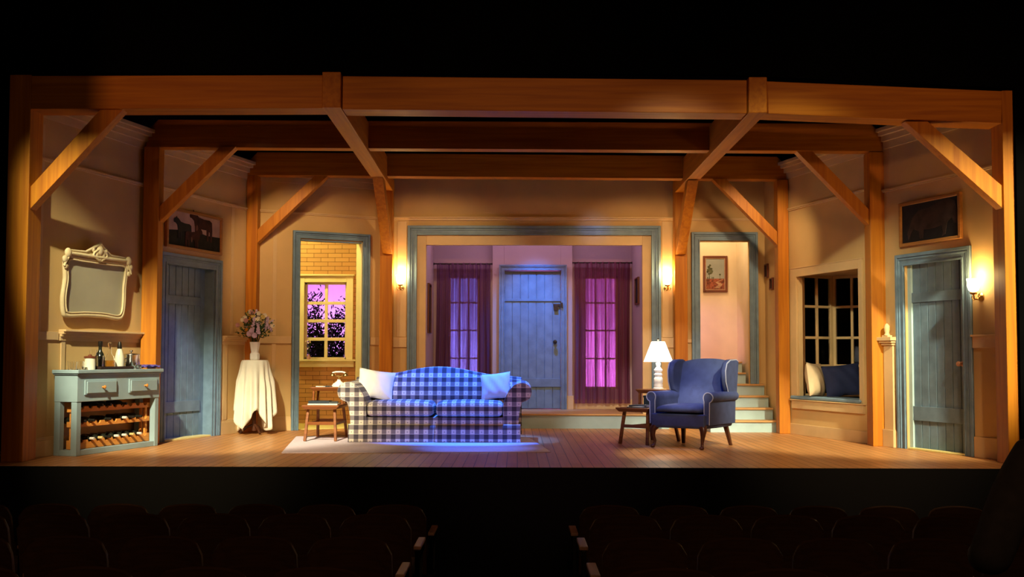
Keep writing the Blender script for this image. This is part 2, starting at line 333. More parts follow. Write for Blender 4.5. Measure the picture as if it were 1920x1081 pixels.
b = MB(); b.box(-9, 9, -5.05, -4.95, 5.6, 9); b.box(-9, -3.77, -5.05, -4.95, -.5, 5.8); struct(b.build('wall_added_light_mask', 'black'))  # unseen black border and side leg, added to cut off the key lights
# raised platform
b = MB(); b.box(-1.88, 2.06, 4.86, 6.5, .0, .178); struct(b.build('wall_platform', 'riser'))
b = MB(); b.box(-1.88, 2.08, 4.83, 6.5, .178, .2); struct(b.build('floor', 'tread', bevel=.004))

# ------------------------------------------------------------------ walls
wall('wall_left', 'L1', -.05, 1.85, 3.5)
wall('wall_left', 'L2', 0, 2.1, 3.5, [(.24, 1.24, 0, 2.07)])
wall('wall_left', 'L3', 0, 1.72, 3.5, [(.572, 1.45, 0, 2.525)])
wall('wall_back', 'BK', -.05, 4.2, 3.45, [(.516, 3.75, 0, 2.65)])
wall('wall_back', 'R3', .0, 1.1, 3.45, [(.193, .88, 0, 2.56)])
wall('wall_right', 'RS', -.06, .9, 3.45)
wall('wall_right', 'R2', -.05, 1.95, 3.5, [(.29, 1.615, .44, 1.99)])
wall('wall_right', 'R1', -.05, 1.8, 3.5, [(.30, 1.172, 0, 1.97)])

def strips(name, key, u0, u1, boxes, mat='creamt', bev=.003):   # boxes: (depth, z0, z1)
    mw, L = F[key]; b = MB()
    for d, p, q in boxes: b.box(u0, u1, -d, -.0005, p, q)
    return struct(b.build(name, mat, mw=mw, bevel=bev))
RAIL = [(.03, 2.865, 2.885), (.018, 2.85, 2.865)]
tn = [0]
def trim(key, u0, u1, boxes, mat='creamt'):
    tn[0] += 1; return strips('trim_%d' % tn[0], key, u0, u1, boxes, mat)
def dz(bx, d): return [(a, p+d, q+d) for a, p, q in bx]
trim('L1', -.02, 1.82, dz(RAIL, -.01)); trim('L2', .02, 2.04, RAIL); trim('L3', 0, 1.7, RAIL); trim('BK', .02, 4.2, [(.05, 2.872, 2.888), (.022, 2.84, 2.872)])
trim('R3', 0, 1.08, RAIL); trim('R2', 0, 1.9, dz(RAIL, -.005)); trim('R1', -.03, 1.75, dz(RAIL, -.07)); 
CROWN = [(.12, 3.46, 3.5), (.09, 3.42, 3.46), (.05, 3.36, 3.42), (.02, 3.28, 3.36)]
for k, u1 in (('L1', 1.8), ('L2', 2.0), ('L3', 1.68), ('R2', 1.9), ('R1', 1.75)): trim(k, 0, u1, dz(CROWN, -.02))
CAP = [(.085, 1.205, 1.225), (.06, 1.18, 1.205), (.04, 1.155, 1.18), (.022, 1.115, 1.155)]
trim('L1', -.02, .40, [(.02, 1.12, 1.2)]); trim('L1', .42, 1.80, CAP); trim('L2', 1.40, 2.0, CAP); trim('L3', .02, .47, [(.02, 1.14, 1.235)]); trim('L3', 1.56, 1.70, [(.02, 1.13, 1.235)])
trim('BK', .2, .385, [(.02, 1.10, 1.235)]); trim('BK', 3.865, 4.03, [(.02, 1.10, 1.235)]); trim('R3', .0, .085, [(.025, 1.17, 1.22)])
trim('R1', 1.29, 1.7, [(.02, 1.06, 1.19)]); trim('R1', 1.29, 1.7, [(.045, 1.17, 1.19)])
BASE = [(.02, 0, .155), (.014, .155, .172), (.008, .172, .185)]
def baseb(side, key, u0, u1, bx=BASE, mat='creamt'): strips('baseboard_'+side, key, u0, u1, bx, mat)
baseb('left', 'L1', -.02, 1.8); baseb('left', 'L2', 1.40, 2.02); baseb('left', 'L3', .02, .48)
baseb('right', 'R2', .02, 1.88, [(.02, 0, .135)]); baseb('right', 'R1', 1.29, 1.7, [(.02, 0, .2)]); baseb('right', 'R1', -.02, .16, BASE)
# flat battens on the panelling and walls
def batten(key, u, z0, z1, wd=.05, d=.012): trim(key, u-wd/2, u+wd/2, [(d, z0, z1)])
batten('L1', .04, .2, 1.12, .12); batten('L1', .13, 1.2, 3.2, .05); batten('L2', 1.48, .18, 1.12, .1); batten('L2', 1.96, .18, 1.12, .08)
batten('L3', .24, .18, 1.14, .05); batten('L3', .24, 1.24, 2.85, .05, .008); batten('L1', .48, .2, 1.12, .06); batten('L2', 1.62, 1.24, 2.85, .06, .008)
batten('R1', -.05+.13, .2, 1.1, .1); batten('R2', .05, 2.1, 2.84, .05, .01); batten('BK', .31, 1.24, 2.83, .13, .01); batten('BK', 3.95, 1.24, 2.83, .14, .01)

# newel style capped pilaster on the right wall
mw, _ = F['R1']; rt = empty('pilaster', at(mw, .055, 0, 0)); tag(rt, 'cream capped pilaster beside the right-hand blue door, small finial on top', 'pilaster')
b = MB(); b.box(-.075, .075, -.04, -.001, .19, 1.10); b.box(-.09, .09, -.055, -.001, 0, .19); b.build('shaft', 'creamt', rt, bevel=.004)
b = MB(); b.box(-.09, .09, -.06, -.001, 1.10, 1.125); b.box(-.105, .105, -.08, -.001, 1.125, 1.15); b.box(-.12, .12, -.10, -.001, 1.15, 1.19); b.box(-.05, .05, -.08, -.02, 1.19, 1.21); b.build('capital', 'creamt', rt, bevel=.004)
b = MB(); b.lathe([(.001, 1.21), (.035, 1.21), (.022, 1.235), (.032, 1.27), (.03, 1.31), (.012, 1.335), (.001, 1.34)], (0, -.05, 0), 16); b.build('finial', 'creamt', rt, smooth=True)

# ------------------------------------------------------------------ timber frames
def post(x0, x1, y0, y1, z1, label, z0=0):
    b = MB(); b.box(x0, x1, y0, y1, z0, z1); return tag(b.build('timber_post', 'wz', bevel=.006), label, 'post', 'upright posts of the timber frames')
post(-4.70, -4.50, .03, .30, 3.56, 'big orange-brown timber post at the far left edge of the stage')
post(4.45, 4.62, .03, .27, 3.42, 'big orange-brown timber post at the far right edge of the stage')
post(-4.13, -3.96, 1.97, 2.14, 3.28, 'timber post between the mirror wall and the left blue door')
post(3.885, 4.045, 2.02, 2.22, 3.24, 'timber post between the window seat and the right blue door')
post(-3.50, -3.36, 3.98, 4.18, 3.305, 'timber post behind the draped flower table')
post(3.335, 3.475, 3.94, 4.12, 3.255, 'timber post between the stairs and the window seat')
post(-1.87, -1.70, 4.72, 4.89, 3.4, 'back timber post between the vestibule opening and the left sconce')
post(2.13, 2.30, 4.72, 4.89, 3.4, 'back timber post between the right sconce and the stairs opening')
def beam(p, q, wd, dp, label, side=(0, 1, 0), m='wx'):
    b = MB(); p = Vector(p); q = Vector(q); d = (q-p)
    b.bar(p, q, wd, dp, side); return tag(b.build('timber_beam', m, bevel=.006), label, 'beam', 'horizontal beams of the timber frames')
beam((-4.50, .165, 3.395), (-1.80, .165, 3.405), .31, .27, 'left length of the front header beam above the stage')
beam((-1.62, .165, 3.395), (2.11, .165, 3.36), .31, .27, 'middle length of the front header beam, above sofa and back door')
beam((2.28, .165, 3.355), (4.45, .165, 3.265), .30, .27, 'right length of the front header beam above the stage')
def cham(x0, x1, y0, y1, za, zb, h, label, c=.13):
    b = MB(); b.prism([(x0, za), (x1, zb), (x1, zb+h-c), (x1-c, zb+h), (x0+c, za+h), (x0, za+h-c)], y0, y1)
    return tag(b.build('timber_beam', 'wx', bevel=.006), label, 'beam', 'horizontal beams of the timber frames')
cham(-4.13, 4.045, 2.03, 2.20, 3.285, 3.245, .31, 'second header beam from the front, dark face above the sofa')
cham(-3.50, 3.475, 3.98, 4.16, 3.31, 3.26, .30, 'rearmost header beam, dark face in front of the upper back wall')
beam((-1.71, -.04, 3.405), (-1.785, 4.72, 3.39), .33, .17, 'long beam running front to back, left of centre', (1, 0, 0), 'wy')
beam((2.195, -.04, 3.36), (2.215, 4.72, 3.37), .33, .165, 'long beam running front to back, right of centre', (1, 0, 0), 'wy')
def brace(p, q, label, side=(0, 1, 0), m='wz', wd=.125, dp=.13):
    # diagonal bar with ends cut square to beam and post
    b = MB(); p = Vector(p); q = Vector(q); h = wd/2
    if side[1]: sgn = 1 if p.x > q.x else -1; P = [(q.x, q.z-h*1.1), (q.x, q.z+h*1.7), (p.x-sgn*h*1.6, p.z), (p.x+sgn*h*1.2, p.z)]; b.prism(P, p.y-dp/2, p.y+dp/2)
    else: b.bar(p, q, wd, dp, side)
    return tag(b.build('timber_brace', m, bevel=.004), label, 'brace', 'diagonal braces of the timber frames')
brace((-3.75, .13, 3.245), (-4.50, .13, 2.40), 'diagonal brace from the far left post to the front header', wd=.15)
brace((3.66, .13, 3.14), (4.45, .13, 2.42), 'diagonal brace from the far right post to the front header', wd=.15)
brace((-3.20, 2.08, 3.29), (-3.96, 2.08, 2.52), 'diagonal brace above the cow painting and left blue door')
brace((3.17, 2.12, 3.25), (3.885, 2.12, 2.50), 'diagonal brace above the window seat')
brace((-2.52, 4.06, 3.315), (-3.36, 4.06, 2.50), 'diagonal brace above the vestibule opening')
brace((2.58, 4.03, 3.27), (3.335, 4.03, 2.48), 'diagonal brace above the stairs opening')
for x, z1, s_ in ((-1.765, 3.225, 'left'), (2.205, 3.19, 'right')):
    b = MB(); P = [(3.62, z1), (3.86, z1), (4.72, 2.56), (4.72, 2.36), (4.66, 2.36)]
    b.loft([[(x-.065, y, z) for y, z in P], [(x+.065, y, z) for y, z in P]])
    tag(b.build('timber_brace', 'wz', bevel=.004), 'forward-leaning brace on the %s back post under the long beam' % s_, 'brace', 'diagonal braces of the timber frames')

# ------------------------------------------------------------------ doors
def casing(rt, u0, u1, z1, wd, mat, z0=0, d=.03, name='frame', wt=None):
    wt = wt or wd; b = MB()
    def ring(o, i, dd):   # o outer inset, i inner inset
        b.box(u0+o, u0+i, -dd, 0, z0, z1-o); b.box(u1-i, u1-o, -dd, 0, z0, z1-o); b.box(u0+i, u1-i, -dd, 0, z1-i, z1-o)
    ring(0, wd, d*.55); ring(0, wd*.28, d); ring(wd*.36, wd*.5, d*.85); ring(wd*.84, wd, d*.8)
    return b.build(name, mat, rt, bevel=.003)
def leaf(rt, u0, u1, z0, z1, rails, nb, y, mat='blued', th=.04):
    b = MB(); w_ = (u1-u0)/nb; b.box(u0, u1, y+.012, y+th, z0, z1)
    for i in range(nb): b.box(u0+i*w_+.0045, u0+(i+1)*w_-.0045, y, y+.012, z0, z1)
    for p, q in rails: b.box(u0, u1, y-.016, y-.0, p, q)
    return b.build('door_leaf', mat, rt, bevel=.002)
def knob(rt, u, z, y, mat='knob', r=.028):
    b = MB(); T = Matrix.Translation((u, y, z)) @ Matrix.Rotation(math.pi/2, 4, 'X')
    b.lathe([(.001, -.002), (r*.95, -.002), (r*.95, .006), (r*.4, .01), (r*.35, .03), (r*.8, .036), (r, .05), (r*.8, .064), (.001, .07)], n=18, T=T)
    return b.build('door_handle', mat, rt, smooth=True)
mw, _ = F['L2']; d1 = struct(empty('door_1', mw)); d1['label'] = 'closed blue-grey plank door under the cow painting'
casing(d1, .12, 1.37, 2.15, .13, 'bluet'); leaf(d1, .25, 1.14, .015, 2.03, [(1.58, 1.68), (.31, .44)], 7, .13); knob(d1, .315, .925, .112)
b = MB(); b.box(1.14, 1.24, .13, .16, 0, 2.07); b.box(1.225, 1.24, 0, .13, 0, 2.07); b.box(.24, .255, 0, .16, 0, 2.07); b.box(.24, 1.24, 0, .16, 2.03, 2.07); b.build('jamb', 'bluet', d1)
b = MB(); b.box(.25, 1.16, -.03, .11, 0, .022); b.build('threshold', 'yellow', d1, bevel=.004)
mw, _ = F['R1']; d2 = struct(empty('door_2', mw)); d2['label'] = 'closed blue-grey plank door beside the lit wall sconce'
casing(d2, .17, 1.285, 2.07, .125, 'bluet'); leaf(d2, .355, 1.17, .015, 1.965, [(1.55, 1.655), (.305, .455)], 7, .05); knob(d2, 1.10, .905, .032)
b = MB(); b.box(.296, .355, .03, .09, 0, 1.97); b.build('jamb', 'riser', d2, bevel=.003)
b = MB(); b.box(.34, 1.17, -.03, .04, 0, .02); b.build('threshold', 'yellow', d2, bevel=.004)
# alcove behind the large opening
bk, _ = F['BK']; Ty = Matrix.Translation
rt = struct(empty('trim_91', bk)); casing(rt, .39, 3.86, 2.768, .128, 'bluet', .0, .05)
b = MB()
for a, c, p, q in ((.516, .640, 0, 2.65), (3.612, 3.75, 0, 2.65), (.640, 3.612, 2.507, 2.65)): b.box(a, c, .012, .10, p, q)
b.build('inner_frame', 'creamt', rt, bevel=.004)
b = MB(); b.box(-1.32, -1.26, 5.0, 6.32, .2, 3.1); struct(b.build('wall_alcove', 'lilac'))
b = MB(); b.box(1.712, 1.77, 5.0, 6.32, .2, 3.1); struct(b.build('wall_alcove', 'lilac'))
def xholes(x0, x1, z0, H, holes, y0, y1):
    b = MB(); u = x0
    for (a, c, p, q) in holes: b.box(u, a, y0, y1, z0, H); b.box(a, c, y0, y1, z0, p); b.box(a, c, y0, y1, q, H); u = c
    b.box(u, x1, y0, y1, z0, H); return b
WL, WR = (-1.035, -.575, .5, 2.18), (.995, 1.50, .5, 2.18)
b = xholes(-1.3, 1.75, 0.2, 3.0, [WL, (-.2, .64, .2, 2.245), WR], 6.30, 6.36); struct(b.build('wall_alcove', 'lilac'))
b = MB()
for a, c, p, q in ((-.375, -.2, .2, 3.0), (.64, .815, .2, 3.0), (-.2, .64, 2.26, 3.0)): b.box(a, c, 6.15, 6.30, p, q)
struct(b.build('wall_alcove', 'lilac', bevel=.004))
strip = MB(); strip.box(.815, 1.72, 6.285, 6.30, .2, .34); strip.box(.70, .83, 6.13, 6.15, .2, .4); struct(strip.build('baseboard_alcove', 'creamt', bevel=.003))
d3 = struct(empty('door_3', Ty((-1.9, 6.12, .2)))); d3['label'] = 'blue plank back door in the middle of the alcove'
casing(d3, 1.625, 2.63, 2.14, .082, 'bluet', 0, .035); leaf(d3, 1.70, 2.54, .012, 2.045, [(1.60, 1.638), (.33, .455)], 7, .03)
knob(d3, 2.455, .995, .012, 'iron', .03)
b = MB(); b.box(2.43, 2.53, -.002, .012, 1.525, 1.56); b.box(2.535, 2.57, -.05, -.03, 1.50, 1.575); b.box(2.44, 2.50, -.01, .012, 1.46, 1.53); b.build('latch', 'iron', d3, bevel=.003)
for z in (1.72, .4):
    b = MB(); b.box(1.69, 1.71, -.005, .02, z, z+.1); b.build('hinge', 'iron', d3, bevel=.002)
# alcove windows
def window(name, x0, x1, z0, z1, y, nc, zs, label, mat='creamt', glass='pane', mu=.022):
    rt = struct(empty(name, Ty((0, y, 0)))); rt['label'] = label; b = MB(); e = .03
    b.box(x0, x0+e, 0, .04, z0, z1); b.box(x1-e, x1, 0, .04, z0, z1); b.box(x0, x1, 0, .04, z1-e, z1); b.box(x0, x1, 0, .04, z0, z0+e)
    for i in range(1, nc): xx = x0+e+(x1-x0-2*e)*i/nc; b.box(xx-mu/2, xx+mu/2, .006, .034, z0+e, z1-e)
    for z in zs: b.box(x0+e, x1-e, .004, .036, z-mu/2, z+mu/2)
    b.build('window_frame', mat, rt, bevel=.002)
    b = MB(); b.box(x0+e*.5, x1-e*.5, .019, .022, z0+e*.5, z1-e*.5); b.build('window_pane', glass, rt); return rt
window('window_1', *WL, 6.31, 3, (.95, 1.37, 1.785), 'tall violet-lit window behind the left alcove curtain')
window('window_2', *WR, 6.31, 3, (.95, 1.37, 1.785), 'tall magenta-lit window behind the right alcove curtain')
def curtain(name, x0, x1, z0, z1, y, mat, label):
    rt = empty(name, Ty(((x0+x1)/2, y, 0))); h = (x1-x0)/2
    r2 = random.Random(len(name)+int(x0*10)); ph = [r2.uniform(0, 6) for _ in range(5)]
    def f(u, v):
        x = -h+2*h*u; z = z0+(z1-z0)*v
        yy = .026*math.sin(u*58+ph[0]+.5*math.sin(v*3+ph[4]))+.013*math.sin(u*101+ph[1])+.012*math.sin(u*23+ph[2])*(1.3-v)
        return (x*(1+.02*math.sin(v*4+ph[3])), yy, z)
    b = MB(); b.grid(f, 150, 20); b.build('cloth_panel', mat, rt, smooth=True)
    b = MB(); b.tube([(-h-.03, 0, z1-.01), (h+.03, 0, z1-.01)], .010, 10); b.ball((-h-.04, 0, z1-.01), .018); b.ball((h+.03, 0, z1-.01), .018)
    b.build('curtain_rod', 'iron', rt, smooth=True)
    return tag(rt, label, 'curtain')
curtain('sheer_curtain', -1.215, -.40, .27, 2.37, 6.20, 'sheerv', 'sheer violet-grey curtain left of the blue back door')
curtain('sheer_curtain', .85, 1.68, .285, 2.39, 6.20, 'sheerm', 'sheer magenta curtain right of the blue back door')
def small_picture(mw, u0, u1, z0, z1, label, mat='dframe', pm='dkc', d=.03, name='small_picture'):
    rt = empty(name, mw @ Matrix.Translation(((u0+u1)/2, 0, z0))); h = (u1-u0)/2; H = z1-z0; t = .018
    b = MB(); b.box(-h, -h+t, -d, -.002, 0, H); b.box(h-t, h, -d, -.002, 0, H); b.box(-h+t, h-t, -d, -.002, 0, t); b.box(-h+t, h-t, -d, -.002, H-t, H); b.build('picture_frame', mat, rt, bevel=.003)
    b = MB(); b.box(-h+t, h-t, -d*.5, -.002, t, H-t); b.build('picture', pm, rt); return tag(rt, label, 'picture')
small_picture(frame((-1.26, 5.1), (-1.26, 6.2))[0], .05, .45, 1.30, 2.0, 'dark framed picture on the left side wall of the alcove')
small_picture(frame((1.712, 6.2), (1.712, 5.1))[0], .55, .95, 1.72, 2.1, 'dark framed picture on the right side wall of the alcove')
# ------------------------------------------------------------------ outside the windows
b = MB(); b.box(-5.1, 3.4, 8.4, 8.42, 0, 3.6); struct(b.build('wall_sky_cloth', 'cyc'))
b = MB(); b.box(-2.12, -2.06, 6.42, 8.35, 0, 3.6); struct(b.build('wall_masking', 'black')); b = MB(); b.box(.2, .26, 6.42, 8.35, 0, 3.6); struct(b.build('wall_masking', 'black'))
def bush(c, h, w_, n, label, name='garden_shrub', seed=1):
    r2 = random.Random(seed); rt = empty(name, Ty(c)); b = MB()
    stems = []
    for i in range(9):
        a = r2.uniform(0, 6.3); t = (w_*.45*math.cos(a), w_*.3*math.sin(a), h*r2.uniform(.6, 1)); stems.append(t)
        b.tube([(0, 0, 0), (t[0]*.4, t[1]*.4, t[2]*.5), t], [.02, .013, .005], 6)
    b.build('stem', 'dleaf', rt)
    b = MB()
    for i in range(n):
        t = stems[i % 9]; k = r2.uniform(.35, 1.05); p = Vector(t)*k+Vector((r2.gauss(0, .09), r2.gauss(0, .09), r2.gauss(0, .07)))
        d = Vector((r2.gauss(0, 1), r2.gauss(0, 1), r2.gauss(.4, .7))).normalized(); s_ = d.orthogonal().normalized()*.013; L = r2.uniform(.04, .11)
        v = [b.bm.verts.new(q) for q in (p-s_*.3, p+d*L*.5-s_, p+d*L, p+d*L*.5+s_)]; b.bm.faces.new(v)
    o = b.build('foliage', 'dleaf', rt); return tag(rt, label, 'shrub')
bush((-2.88, 6.6, 0), 1.95, .8, 3800, 'spiky dark shrub outside the vestibule window, nearest the glass', seed=3)
bush((-3.42, 7.35, 0), 1.55, .7, 3000, 'lower dark shrub seen in the left panes of the vestibule window', seed=5)
bush((-2.55, 7.9, 0), 1.35, .4, 1400, 'sparse dark shrub seen in the right panes of the vestibule window', seed=8)
# ------------------------------------------------------------------ vestibule behind the left opening
l3, _ = F['L3']; rt = struct(empty('trim_92', l3)); casing(rt, .475, 1.545, 2.635, .098, 'bluet', 0, .045)
b = MB(); b.box(1.435, 1.45, .001, .22, 0, 2.525); b.build('cream_jamb', 'ivory', rt)
b = MB(); b.box(.572, .585, 0, .12, 0, 2.525); b.box(.585, 1.435, 0, .12, 2.51, 2.525); b.build('jamb', 'bluet', rt)
VW = (-3.10, -2.485, .93, 2.05)
b = MB(); P = [(-2.93, 4.45), (-2.16, 4.85), (-2.22, 5.0), (-2.31, 5.79), (-3.9, 5.79), (-3.9, 4.45)]; b.loft([[(x, y, .0005) for x, y in P], [(x, y, .008) for x, y in P]]); struct(b.build('floor', 'yellow'))  # vestibule floor sheet; the bright yellow light on it is put into the colour
b = xholes(-3.95, -2.24, 0, 3.4, [VW], 5.8, 5.9); struct(b.build('wall_vestibule', 'brick'))
b = MB(); b.hexa([(-2.205,4.97,0),(-2.15,4.99,0),(-2.24,5.8,0),(-2.30,5.8,0)], [(-2.205,4.97,3.4),(-2.15,4.99,3.4),(-2.24,5.8,3.4),(-2.30,5.8,3.4)]); struct(b.build('wall_vestibule', 'creamt'))
b = MB(); b.box(-3.98, -3.92, 4.3, 5.9, 0, 3.4); struct(b.build('wall_vestibule', 'creamt'))
rt = window('window_3', *VW, 5.83, 2, (1.225, 1.49, 1.75), 'eight-pane vestibule window with shrubs and magenta sky outside', mu=.045, mat='ivory')
b = MB(); b.box(-3.19, -3.10, 5.755, 5.80, .93, 2.14); b.box(-2.485, -2.39, 5.755, 5.80, .93, 2.14); b.box(-3.10, -2.485, 5.755, 5.80, 2.05, 2.14); b.box(-3.21, -2.37, 5.72, 5.80, 2.14, 2.165)
o = b.build('casing', 'ivory', rt, bevel=.003); o.location = (0, -5.83, 0)
b = MB(); b.box(-3.21, -2.34, 5.68, 5.82, .905, .93); b.box(-3.18, -2.37, 5.74, 5.80, .82, .905); o = b.build('window_sill', 'ivory', rt, bevel=.003); o.location = (0, -5.83, 0)
# little dried-flower sprig on the sill
rt = empty('sprig_in_bud_vase', loc=(-3.02, 5.735, .93)); tag(rt, 'tiny sprig in a bud vase on the vestibule window sill', 'flowers')
b = MB(); b.lathe([(.001, 0), (.022, 0), (.028, .03), (.012, .06), (.014, .075)], n=12); b.build('vase', 'bloom4', rt, smooth=True)
b = MB()
for i in range(5): b.tube([(0, 0, .06), (rnd.gauss(0, .012), rnd.gauss(0, .012), .15), (rnd.gauss(0, .03), rnd.gauss(0, .02), rnd.uniform(.2, .3))], .003, 5)
b.build('stem', 'leaf', rt)
b = MB()
for i in range(9): b.ball((rnd.gauss(0, .022), rnd.gauss(0, .02), rnd.uniform(.15, .3)), .011, 6)
b.build('blossom', 'bloom3', rt)

# ------------------------------------------------------------------ stairs on the right
rt = empty('staircase', loc=(2.9, 4.15, 0)); tag(rt, 'six-step staircase with pale blue risers rising through the right opening', 'staircase')
for k in range(6):
    y = .05+.24*k; x0 = -.395; x1 = .47 if k < 3 else .27
    b = MB(); b.box(x0, x1, y, y+.25, 0 if k < 1 else .152*k-.01, .152*(k+1)-.022)
    if k == 3: b.box(.27, .47, y, y+.04, .152*k-.01, .152*(k+1)-.022)
    b.build('riser', 'riser', rt)
    b = MB(); (b.box(.27, .47, y-.025, y+.04, .152*(k+1)-.022, .152*(k+1)) if k == 3 else 0); b.box(x0-.006, x1, y-.025, y+.25 if k < 5 else y+.6, .152*(k+1)-.022, .152*(k+1)); b.build('tread', 'tread', rt, bevel=.004)
r3, _ = F['R3']; rt = struct(empty('trim_93', r3)); casing(rt, .09, 1.0, 2.69, .115, 'bluet', .61, .045); rt2 = rt
b = MB(); b.box(1.9, 3.7, 5.95, 6.0, .2, 3.4); struct(b.build('wall_stairwell', 'stairp'))
b = MB(); b.box(3.22, 3.28, 5.02, 5.95, .2, 3.4); struct(b.build('wall_stairwell', 'stairp')); b = MB(); b.box(1.86, 1.9, 5.02, 6.0, .2, 3.4); struct(b.build('wall_stairwell', 'stairp'))
rt = empty('landscape_painting', loc=(2.9, 5.949, 1.925)); tag(rt, 'framed landscape with tree and red field on the stairwell wall', 'painting')
b = MB(); w2, h2 = .178, .535
for a, c, p, q in ((-w2, -w2+.032, 0, h2), (w2-.032, w2, 0, h2), (-w2+.032, w2-.032, 0, .032), (-w2+.032, w2-.032, h2-.032, h2)): b.box(a, c, -.035, 0, p, q)
b.build('picture_frame', 'dframe', rt, bevel=.006)
b = MB()
for a, c, p, q in ((-.146, -.134, .032, h2-.032), (.134, .146, .032, h2-.032), (-.134, .134, .032, .044), (-.134, .134, h2-.044, h2-.032)): b.box(a, c, -.024, -.0, p, q)
b.build('inner_slip', 'ppath', rt)
b = MB(); b.box(-.134, .134, -.014, 0, .2, h2-.044); b.build('sky', 'psky', rt)
b = MB(); b.box(-.134, .134, -.015, 0, .044, .2); b.build('field', 'pfield', rt)
b = MB(); b.prism([(-.02, .06), (.06, .06), (.11, .12), (.04, .15), (.12, .19), (.1, .19), (.0, .145), (.05, .11)], -.018, -.014); b.build('path', 'ppath', rt)
b = MB(); r2 = random.Random(4)
for i in range(26):
    a = r2.uniform(0, 6.3); q = r2.uniform(0, .05); b.ball((-.085+q*math.cos(a), -.0155, .33+1.4*q*math.sin(a)), .016, 6, sc_=(1, .08, 1.1))
b.box(-.088, -.082, -.018, -.014, .19, .32); b.build('painted_tree', 'ptree', rt); b = MB(); b.ball((.07, -.0155, .26), .014, 6, sc_=(1, .08, 1)); b.box(.068, .072, -.018, -.014, .19, .25)
b.build('painted_tree', 'ptree', rt)
for x in (-.115, -.09, -.05, -.03): b = MB(); b.box(x, x+.01, -.018, -.014, .19, .225); b.build('painted_figure', 'ptree', rt)
rs = frame((3.4, 4.95), (3.4, 4.05))[0]
small_picture(rs, .08, .24, 2.05, 2.24, 'small dark framed picture on the stair side wall, upper of two')
small_picture(rs, .36, .52, 1.87, 2.03, 'small dark framed picture on the stair side wall, lower of two')

# ------------------------------------------------------------------ window seat
mw, _ = F['R2']
b = MB(); u0, u1, z0, z1 = .15, 1.69, .44, 2.09
b.box(u0, .285, -.025, 0, z0, z1); b.box(1.62, u1, -.025, 0, z0, z1); b.box(.285, 1.62, -.025, 0, 1.985, z1); b.box(.285, .30, 0, .06, z0, 1.99); b.box(1.605, 1.62, 0, .10, z0, 1.99)
b.box(u0-.01, u1+.01, -.03, 0, z1, z1+.014)
w4 = struct(empty('window_4', mw)); w4['label'] = 'dark bay window with small panes above the cushioned window seat'
b.build('casing', 'creamt', w4, bevel=.003)
P0, P1, P2 = Vector((3.645, 3.95)), Vector((4.11, 4.22)), Vector((4.66, 3.75))
inv = mw.inverted()
def sash(A, B, n, name):
    fm, L = frame(A, B); r = empty(name, inv @ fm); r.parent = w4; r.matrix_local = inv @ fm
    b = MB(); z0, z1 = .47, 2.03; e = .04
    b.box(0, e, 0, .04, z0, z1); b.box(L-e, L, 0, .04, z0, z1); b.box(e, L-e, 0, .04, z1-.035, z1); b.box(e, L-e, 0, .04, z0, z0+e)
    for i in range(1, n): x = e+(L-2*e)*i/n; b.box(x-.016, x+.016, .005, .035, z0+e, z1-.03)
    for z in (.83, 1.19, 1.59): z += .035; b.box(e, L-e, .005, .035, z-.016, z+.016)
    o = b.build('window_frame', 'creamt', r, bevel=.002); b = MB(); b.box(.01, L-.01, .02, .023, z0, z1); b.build('window_pane', 'pane', r)
sash(P0, P1, 2, 'sash'); sash(P1, P2, 3, 'sash')
def polybox(pts, z0, z1, name, mat, **k):
    b = MB(); b.loft([[(x, y, z0) for x, y in pts], [(x, y, z1) for x, y in pts]]); return b.build(name, mat, **k)
wl = lambda u, y: tuple((mw @ Vector((u, y, 0)))[:2])
bay = [wl(.26, .055), tuple(P0), tuple(P1), tuple(P2), (4.72, 2.9), wl(1.66, .055)]
struct(polybox(bay, .40, .44, 'trim_94', 'creamt')); struct(polybox(bay, 2.03, 2.08, 'trim_95', 'creamt'))
b = MB(); b.box(3.47, 5.15, 4.45, 4.5, 0, 3.4); b.box(5.1, 5.15, 2.3, 4.5, 0, 3.4); struct(b.build('wall_masking', 'black'))
b = MB(); b.box(4.72, 4.76, 2.86, 3.75, .44, 2.03); struct(b.build('wall_bay', 'black2'))
b = MB(); b.box(.14, 1.72, -.05, 0, .43, .445); b.box(.17, 1.70, -.035, 0, .33, .43); struct(b.build('trim_96', 'creamt', mw=mw, bevel=.004))
rt = empty('bench_pad', at(mw, .9, 0, .447)); tag(rt, 'thin grey-blue bench pad lying on the window seat', 'cushion')
b = MB(); b.loft([[(x, y, z) for x, z in [(-.74, 0), (-.76, .02), (-.74, .042), (.74, .042), (.77, .02), (.74, 0)]] for y in (-.045, .30)]); b.build('pad', 'seatpad', rt, bevel=.012)
def pillow(b, w_, h_, t, n=14, wr=.0):
    def sh(s_, u, v):
        a, c = 2*u-1, 2*v-1; k = 1-.07*(1-abs(c)**2)*(abs(a)**3); k2 = 1-.07*(1-abs(a)**2)*(abs(c)**3)
        th = t*max(0, (1-abs(a)**2.6))**.55*max(0, (1-abs(c)**2.6))**.55
        return (a*w_/2*k, s_*(th/2+wr*math.sin(a*9+c*5)*th*3), c*h_/2*k2+h_/2)
    b.grid(lambda u, v: sh(-1, u, v), n, n); b.grid(lambda u, v: sh(1, u, v), n, n)
    bmesh.ops.remove_doubles(b.bm, verts=b.bm.verts, dist=.0008); return b
def smooth(P, m=4):   # Catmull-Rom through an open 2-D outline
    Q = [P[0]]+list(P)+[P[-1]]; out = []
    for i in range(1, len(Q)-2):
        a, b_, c, d = [Vector((*q, 0)) for q in Q[i-1:i+3]]
        for k in range(m):
            t = k/m; v = .5*((2*b_)+(-a+c)*t+(2*a-5*b_+4*c-d)*t*t+(-a+3*b_-3*c+d)*t**3); out.append((v.x, v.y))
    return out+[tuple(P[-1])]
